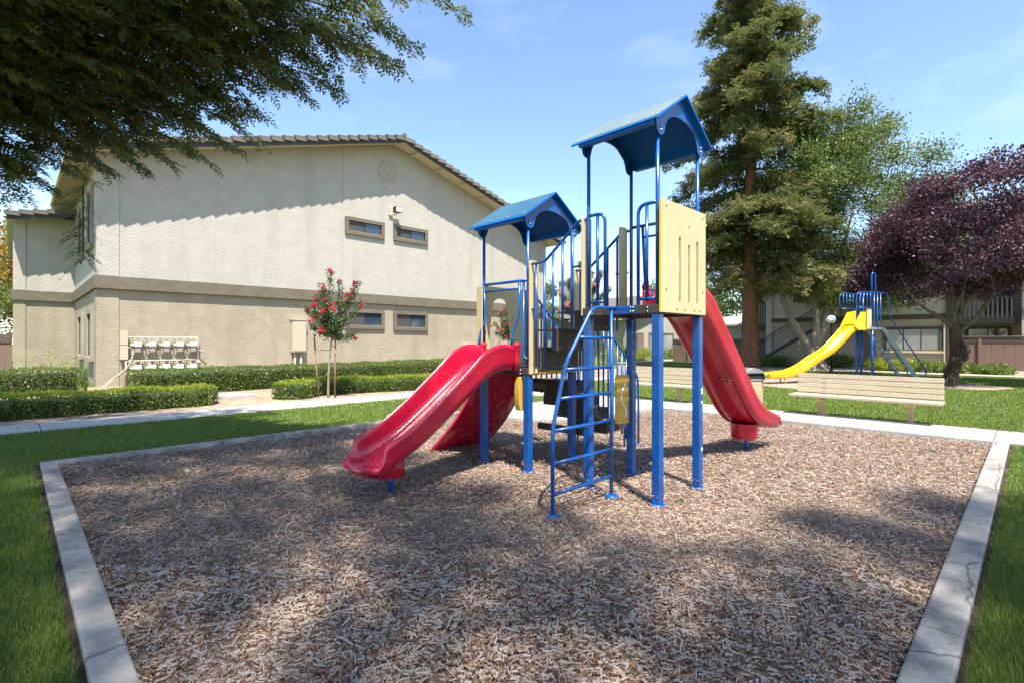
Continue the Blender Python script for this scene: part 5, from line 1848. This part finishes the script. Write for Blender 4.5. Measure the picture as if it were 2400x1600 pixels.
# ------------------------------------------------------------------ hedges and shrubs
def hedge(label, path, half, h, base_z=.03, dens=900, round_ends=True, seed=0, name='hedge', jitter=.05, top_light=True, leafL=.052):
    """clipped hedge along a polyline: leafy skin over a dark core"""
    P = [Vector((p[0], p[1], 0)) for p in path]
    c = sum(P, Vector()) / len(P)
    T = thing(name, label, 'hedge', (c.x, c.y, base_z), group='clipped hedges')
    core = MB()
    hh = half - .07
    core.prism([tuple(q) for q in band_poly([(p.x, p.y) for p in P], hh)], lambda a, b_, t: (a, b_, t), base_z - .02, base_z + h - .10)
    core.build('branches', 'hedge_core', T, .03)
    segs = list(zip(P, P[1:]))
    side, topl = [], []
    for a, b_ in segs:
        ln = (b_ - a).length
        t = (b_ - a) / ln
        n = Vector((-t.y, t.x, 0))
        A_, T_, N_ = np.array(a), np.array(t), np.array(n)
        m = int(ln * h * dens * 2.4)
        for s in (-1, 1):
            u_ = rng.random(m) * (ln + .1) - .05
            z_ = rng.random(m) ** .9 * h
            bul = .03 * np.sin(u_ * 3.1 + s) + .02 * np.sin(u_ * 9.0) + rng.normal(0, jitter * .5, m) - .06 * np.clip(z_ / h - .8, 0, 1) / .2
            pt = A_ + T_ * u_[:, None] + N_ * (s * (half + bul))[:, None] + np.array([0, 0, 1.]) * (base_z + z_)[:, None]
            side.append((pt, np.tile(N_ * s, (m, 1)), rng.random(m)))
        m = int(ln * half * 2 * dens * 1.5)
        u_ = rng.random(m) * (ln + .1) - .05
        w_ = (rng.random(m) * 2 - 1) * half
        z_ = base_z + h + .025 * np.sin(u_ * 4.) + rng.normal(0, jitter * .4, m) - .05 * np.clip(np.abs(w_) / half - .8, 0, 1) / .2
        pt = A_ + T_ * u_[:, None] + N_ * w_[:, None] + np.array([0, 0, 1.]) * z_[:, None]
        topl.append((pt, np.tile(np.array([0, 0, 1.]), (m, 1)), rng.random(m)))
    for e, d in ((P[0], (P[0] - P[1]).normalized()), (P[-1], (P[-1] - P[-2]).normalized())):
        D_ = np.array(d)
        N_ = np.array([-d.y, d.x, 0])
        m = int(half * 2 * h * dens * 2.0)
        w_ = (rng.random(m) * 2 - 1) * half
        z_ = rng.random(m) * h
        bl = (half * .45 * (1 - (w_ / half) ** 2) if round_ends else 0) + rng.normal(0, jitter * .5, m)
        pt = np.array(e) + N_ * w_[:, None] + D_ * np.broadcast_to(bl, (m,))[:, None] + np.array([0, 0, 1.]) * (base_z + z_)[:, None]
        side.append((pt, np.tile(D_, (m, 1)), rng.random(m)))
        if round_ends:
            m = int(half * half * dens * 1.2)
            w_ = (rng.random(m) * 2 - 1) * half
            bl = rng.random(m) * half * .45 * (1 - (w_ / half) ** 2)
            pt = np.array(e) + N_ * w_[:, None] + D_ * bl[:, None] + np.array([0, 0, 1.]) * (base_z + h - .02 + rng.normal(0, .02, m))[:, None]
            topl.append((pt, np.tile(np.array([0, 0, 1.]), (m, 1)), rng.random(m)))
    leaves_obj('foliage', [broad_leaves(p, o, t, leafL, leafL * .62, .25, .75) for p, o, t in side], 'hedge_leaf', T)
    leaves_obj('top_leaves', [broad_leaves(p, o, t, leafL * .9, leafL * .5, .5, .7) for p, o, t in topl], 'hedge_top_leaf' if top_light else 'hedge_leaf', T)  # sunlit tops painted in: top_light picks a paler, yellower leaf colour
    return T


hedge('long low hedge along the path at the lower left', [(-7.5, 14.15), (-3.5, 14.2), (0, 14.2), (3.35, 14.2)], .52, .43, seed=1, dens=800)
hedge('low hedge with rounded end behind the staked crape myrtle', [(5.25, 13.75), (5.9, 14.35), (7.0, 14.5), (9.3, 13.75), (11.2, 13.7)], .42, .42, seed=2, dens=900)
hedge('taller hedge along the foot of the beige wall under the gas meters', [(2.55, 17.7), (5, 17.7), (8, 17.9), (12, 18.4), (16.5, 19.2)], .55, .68, seed=3, dens=620, top_light=False)
hedge('dark hedge before the beige wing at the far left', [(-7, 19.9), (-3, 19.9), (1.35, 19.9)], .50, .72, seed=4, dens=500, top_light=False)


def shrub(label, c, r, h, material='hedge_leaf', n=260, L=.09, name='shrub', spiky=False):
    T = thing(name, label, 'shrub', (c[0], c[1], .03), group='shrubs by the buildings')
    st = MB()
    for k in range(5):
        a = random.uniform(0, 2 * PI)
        st.tube([(c[0], c[1], 0), (c[0] + r * .5 * math.cos(a), c[1] + r * .5 * math.sin(a), h * .7)], .02, 5, .008)
    st.build('stems', 'twig', T)
    if spiky:
        m = 420
        d = unit(rng.normal(size=(m, 3)) * np.array([.55, .55, .2]) + np.array([0, 0, 1.]))
        P = np.tile(np.array([c[0], c[1], .03]), (m, 1)) + rng.normal(size=(m, 3)) * np.array([r * .3, r * .3, .02])
        V, F = leaf_geo(P, d, h * rng.uniform(.6, 1.1, m), .035)
        leaves_obj('foliage', [(V, F, np.repeat(rng.random(m), 4))], material, T)
    else:
        P, out, tw = clump_points((c[0], c[1], .03 + h * .5), (r, r, h * .52), n, 9, .06, .3)
        P[:, 2] = np.maximum(P[:, 2], .04)
        leaves_obj('foliage', [broad_leaves(P, out, tw, L, L * .55, .3, .8)], material, T)


shrub('bright yellow-green round shrub beside the pale far building', (36.5, 22.1), .85, 1.0, 'hedge_top_leaf', 240)
shrub('dark green round shrub under the far building window', (41.2, 21.9), 1.15, .85, 'hedge_leaf', 300)
shrub('spiky upright green plant beside the far lamp pole', (32.8, 21.6), .5, 1.6, 'hedge_top_leaf', spiky=True)
shrub('yellow-green shrub seen between the stair pickets', (28.5, 19.6), .9, 1.1, 'hedge_top_leaf', 260)
shrub('leafy green shrub past the corner of the beige wall', (26.2, 20.6), 1.0, 1.2, 'hedge_leaf', 260)
shrub('strappy dark green plant at the foot of the outside stair', (34.2, 11.2), .9, .9, 'hedge_leaf', spiky=True)
shrub('dark green low shrub left of the outside stair foot', (33.6, 12.3), 1.0, .6, 'hedge_leaf', 240)
shrub('dark green shrub between forked tree and lamp post', (34.5, 7.9), .8, .75, 'hedge_leaf', 220)
shrub('sparse yellow-green sprouts before the beige wing', (1.0, 21.5), .8, 1.25, 'hedge_top_leaf', 34, .06)
for k, (v, lab) in enumerate(((5.6, 'low leafy shrub beside the brown front door'), (4.6, 'low leafy shrub under the wide ground-floor window'), (3.6, 'low leafy shrub below the right end of the wide window'), (2.5, 'low leafy shrub behind the plum trunk'), (1.3, 'low leafy shrub at the foot of the brown fence'))):
    shrub(lab, (32.6 + .1 * (k % 2), v), .8, .62 - .06 * k, 'hedge_top_leaf' if k < 2 else 'hedge_leaf', 230, .10)
fp = thing('lamp_post', 'thin dark pole beside the spiky plant far behind the tower', 'lamp post', (33.4, 21.2, .03), local=True)
MB().tube([(0, 0, -.05), (0, 0, 4.4)], .045, 8).build('pole', 'black_metal', fp)
MB().lathe([(.09, 0), (.09, .12), (.05, .2)], (0, 0, 0), 12).build('base', 'black_metal', fp)
pk = thing('timber_board', 'pale board lying along the foot of the brown fence', 'board', (34.6, 1.4, .03), local=True)
boxp('board', 'soffit', pk, -.06, .06, -1.2, 1.1, .0, .10, .01)

# ------------------------------------------------------------------ background trees
def round_tree(name, label, base, h, r, material, n=40, L=.3, bark='bark_grey', group='trees beyond the buildings'):
    T = thing(name, label, 'tree', tuple(base), group=group)
    tr = MB().tube([(base[0], base[1], -.1), (base[0], base[1], h * .45)], .22, 8, .14)
    parts = []
    for k in range(n):
        d = randdir(1)[0]
        q = random.random() ** .4
        c = np.array([base[0], base[1], h * .60]) + d * q * np.array([r, r, h * .38])
        limb(tr, (base[0], base[1], h * .4), tuple(c), .06, .02, .1, 4, 5)
        P, out, tw = clump_points(tuple(c), (r * .28, r * .28, r * .2), 26, 8, r * .06, .5)
        parts.append(broad_leaves(P, out, tw, L, L * .5, .2, .9))
    tr.build('trunk', bark, T)
    leaves_obj('crown', parts, material, T)


round_tree('autumn_tree', 'orange and yellow tree beyond the fence at the far left edge', (.3, 50, 0), 10.0, 4.2, 'autumn_leaf')
round_tree('broadleaf_tree', 'low green tree behind the fence at the far left edge', (-1.3, 40, 0), 5.5, 2.6, 'broad_green', 30, .2)
round_tree('broadleaf_tree', 'green tree behind the far white building left of the redwood', (50, 25, 0), 9.5, 4.2, 'broad_green')
round_tree('broadleaf_tree', 'bright green tree showing through the redwood branches', (54, 20, 0), 11, 4.5, 'broad_green')
round_tree('broadleaf_tree', 'leafy tree behind the pale far building', (44, 42, 0), 9, 4.0, 'broad_green')
round_tree('broadleaf_tree', 'small green tree past the right corner of the beige wall', (29.5, 28.5, 0), 7.5, 2.6, 'broad_green', 34, .2)

# ------------------------------------------------------------------ wood chips
def in_pad(U, V):
    return ((U > 7.05) & (V > 6.0) & (V > 6.02 + np.maximum(0, (7.95 - U)) * .9)) | ((U > 6.97) & (V > 7.4))


def chips():
    n = 390000
    U = rng.uniform(PIT[0] + .01, PIT[1] - .01, n)
    V = rng.uniform(PIT[2] + .01, PIT[3] - .01, n)
    x, z = cam_xz(U, V)
    keep = (z > 1.0) & (np.abs(x) < z * 1.18 + .9) & ~in_pad(U, V)
    keep &= rng.random(n) < np.clip(1.25 - z / 14, .5, 1)
    U, V, z = U[keep], V[keep], z[keep]
    n = len(U)
    L = np.minimum(rng.gamma(2.4, .0115, n) + .010, .09)
    small = rng.random(n) < .30
    L[small] *= .5
    twig = rng.random(n) < .0015
    L[twig] = rng.uniform(.10, .19, twig.sum())
    W = np.where(twig, .005, rng.uniform(.0035, .009, n)) * (1 + .25 * (z > 5))
    a = rng.uniform(0, PI, n)
    pitch = rng.normal(0, .16, n) * np.where(twig, .2, 1)
    roll = rng.normal(0, .35, n)
    d = np.stack([np.cos(a) * np.cos(pitch), np.sin(a) * np.cos(pitch), np.sin(pitch)], 1)
    s0 = np.stack([-np.sin(a), np.cos(a), np.zeros(n)], 1)
    up = np.cross(d, s0)
    s = s0 * np.cos(roll)[:, None] + up * np.sin(roll)[:, None]
    nn = np.cross(d, s)
    nn *= np.sign(nn[:, 2])[:, None]
    mound = .012 * np.sin(U * 1.3 + .5) * np.sin(V * 1.7) + .008 * np.sin(U * 3.7 + V * 2.9)
    c = np.stack([U, V, .004 + mound + np.abs(np.sin(pitch)) * L * .4 + rng.uniform(0, .014, n)], 1)
    rnd = rng.random(n)
    rnd[twig] = rng.uniform(.0, .2, twig.sum())
    hl, hw_ = (L / 2)[:, None] * d, (W / 2)[:, None] * s
    tp = (rng.uniform(.3, 1, n))[:, None]
    tq = (rng.uniform(.3, 1, n))[:, None]
    th = nn * rng.uniform(.002, .005, n)[:, None]
    q = [c - hl - hw_ * tp + th, c + hl - hw_ * tq + th, c + hl + hw_ + th, c - hl + hw_ + th]
    near = z < 3.5
    far = ~near
    Vf = np.stack([k[far] for k in q], 1).reshape(-1, 3)
    o = np_mesh('wood_chips', Vf, np.arange(len(Vf)).reshape(-1, 4), 'wood_chip', None, np.repeat(rnd[far], 4))
    tag(o, 'loose weathered wood chips covering the far part of the play area', 'wood chips', kind='stuff')
    t4 = np.stack([k[near] for k in q], 1)
    low = t4 - np.array([0, 0, 1.]) * .007
    Vn = np.concatenate([t4, low], 1).reshape(-1, 3)
    m = len(t4)
    base = (np.arange(m) * 8)[:, None]
    F = np.concatenate([base + np.array([[0, 1, 2, 3]]), base + np.array([[0, 4, 5, 1]]), base + np.array([[2, 6, 7, 3]])], 0)
    o = np_mesh('wood_chips', Vn, F, 'wood_chip', None, np.repeat(rnd[near], 8))
    tag(o, 'loose weathered wood chips covering the shaded near part of the play area', 'wood chips', kind='stuff')


chips()


def spilled_chips():
    n = 420
    U = np.concatenate([rng.uniform(L0, L1, n // 3), rng.uniform(.4, 10.4, n // 3), rng.uniform(PIT[1], PIT[1] + 1.2, n // 3)])
    V = np.concatenate([rng.uniform(1.0, 8.4, n // 3), rng.uniform(C0, C1, n // 3), rng.uniform(.5, 6.0, n // 3)])
    zz = np.concatenate([np.full(2 * (n // 3), .079), np.full(n // 3, .070)])
    keep = (rng.random(len(U)) < np.where(np.arange(len(U)) < 2 * (n // 3), .45, np.exp(-(U - PIT[1]) * 4)))
    U, V, zz = U[keep], V[keep], zz[keep]
    m = len(U)
    a = rng.uniform(0, PI, m)
    Vv, F = leaf_geo(np.stack([U, V, zz], 1), np.stack([np.cos(a), np.sin(a), np.full(m, .06)], 1), rng.uniform(.015, .045, m), .008, .1)
    Vv[:, 2] = np.maximum(Vv[:, 2], np.repeat(zz, 4))
    tag(np_mesh('spilled_chips', Vv, F, 'wood_chip', None, np.repeat(rng.random(m), 4)), 'stray wood chips spilled on the curbs and sidewalk edge', 'wood chips', kind='stuff')


spilled_chips()

# ------------------------------------------------------------------ grass
def on_lawn(U, V):
    pit = (U > PIT[0] - CW - .035) & (U < 11.81) & (V > PIT[2] - CW - .05) & (V < PIT[3] + CW + .015) & ~((U > PIT[1]) & False)
    walk = (U > PIT[1] - .01) & (U < 11.81) & (V > -9) & (V < 8.45)
    path = (V > 11.70) & (V < 12.88) & (U < 10.7)
    bed = (V > 12.86) & (V < 22.1) & (U < 24.6)
    path2 = (V > 11.88) & (V < 13.12) & (U > 10.5) & (U < 30.7)
    bendp = np.zeros_like(pit)
    for (a, b_) in bend[::2]:
        bendp |= (U - a) ** 2 + (V - b_) ** 2 < .6 ** 2
    bl = (U > 31.6) | ((U > 30.58) & (V < 15))
    rings = ((U - 23) ** 2 + (V - 1.95) ** 2 < 1.5 ** 2) | ((U - 28.9) ** 2 + (V - 10.9) ** 2 < 1.6 ** 2) | (((U - 21.5) / 3.6) ** 2 + ((V - 5.6) / 2.0) ** 2 < 1)
    return ~(pit | walk | path | bed | path2 | bendp | bl | rings)


def grass():
    n = 1000000
    lz = rng.uniform(math.log(1.0), math.log(30), n)
    z = np.exp(lz)
    x = rng.uniform(-1.3, 1.3, n) * z
    U, V = uv_of(x, z)
    keep = on_lawn(U, V)
    keep &= rng.random(n) < np.clip(z / 2.2, .25, 1)
    U, V, z = U[keep], V[keep], z[keep]
    n = len(U)
    patch = .5 + .5 * np.sin(U * 2.3 + 1.2 * np.sin(V * 1.9)) * np.sin(V * 2.7 + U * .6)
    h = rng.uniform(.028, .058, n) * (.8 + .4 * patch)
    w = (.0030 + .0011 * z) * rng.uniform(.7, 1.3, n)
    a = rng.uniform(0, 2 * PI, n)
    lean = rng.uniform(.1, .9, n)
    p = np.stack([U, V, np.full(n, .028)], 1)
    s = np.stack([np.cos(a), np.sin(a), np.zeros(n)], 1)
    b_ = rng.uniform(0, 2 * PI, n)
    tip = p + np.stack([np.cos(b_) * lean * h, np.sin(b_) * lean * h, h], 1)
    Vv = np.stack([p - s * (w / 2)[:, None], p + s * (w / 2)[:, None], tip], 1).reshape(-1, 3)
    rnd = np.clip(.25 + .3 * patch + rng.normal(0, .2, n), 0, 1)
    o = np_mesh('grass', Vv, np.arange(3 * n).reshape(n, 3), 'grass_blade', None, np.repeat(rnd, 3))
    tag(o, 'short mown green grass of the lawns', 'grass', kind='stuff')


grass()

# a few green weeds sprouting among the chips
for k, (U, V) in enumerate(((.95, 7.6), (1.35, 7.9), (1.15, 6.9), (2.6, 2.0), (2.3, 1.7), (1.7, 2.5), (4.6, 2.38), (6.6, 1.3), (9.2, 1.0))):
    m = 14
    d = unit(rng.normal(size=(m, 3)) * np.array([1, 1, .3]) + np.array([0, 0, .5]))
    P = np.tile(np.array([U, V, .01]), (m, 1)) + rng.normal(size=(m, 3)) * np.array([.010, .010, .002])
    Vv, F = leaf_geo(P, d, rng.uniform(.025, .06, m), .012)
    o = np_mesh('weed', Vv, F, 'clover', None, np.repeat(rng.random(m), 4))
    tag(o, ['tiny weed near the far left curb corner', 'second tiny weed near the far left curb corner', 'tiny weed in chips by the left curb', 'tiny weed in the near shaded chips', 'tiny green sprig in the near chips', 'small weed at the lower centre of the chips',
            'tiny weed at the foot of the front blue post', 'tiny weed among chips toward the right curb', 'tiny weed by the far right curb end'][k], 'weed', 'weeds among the chips')
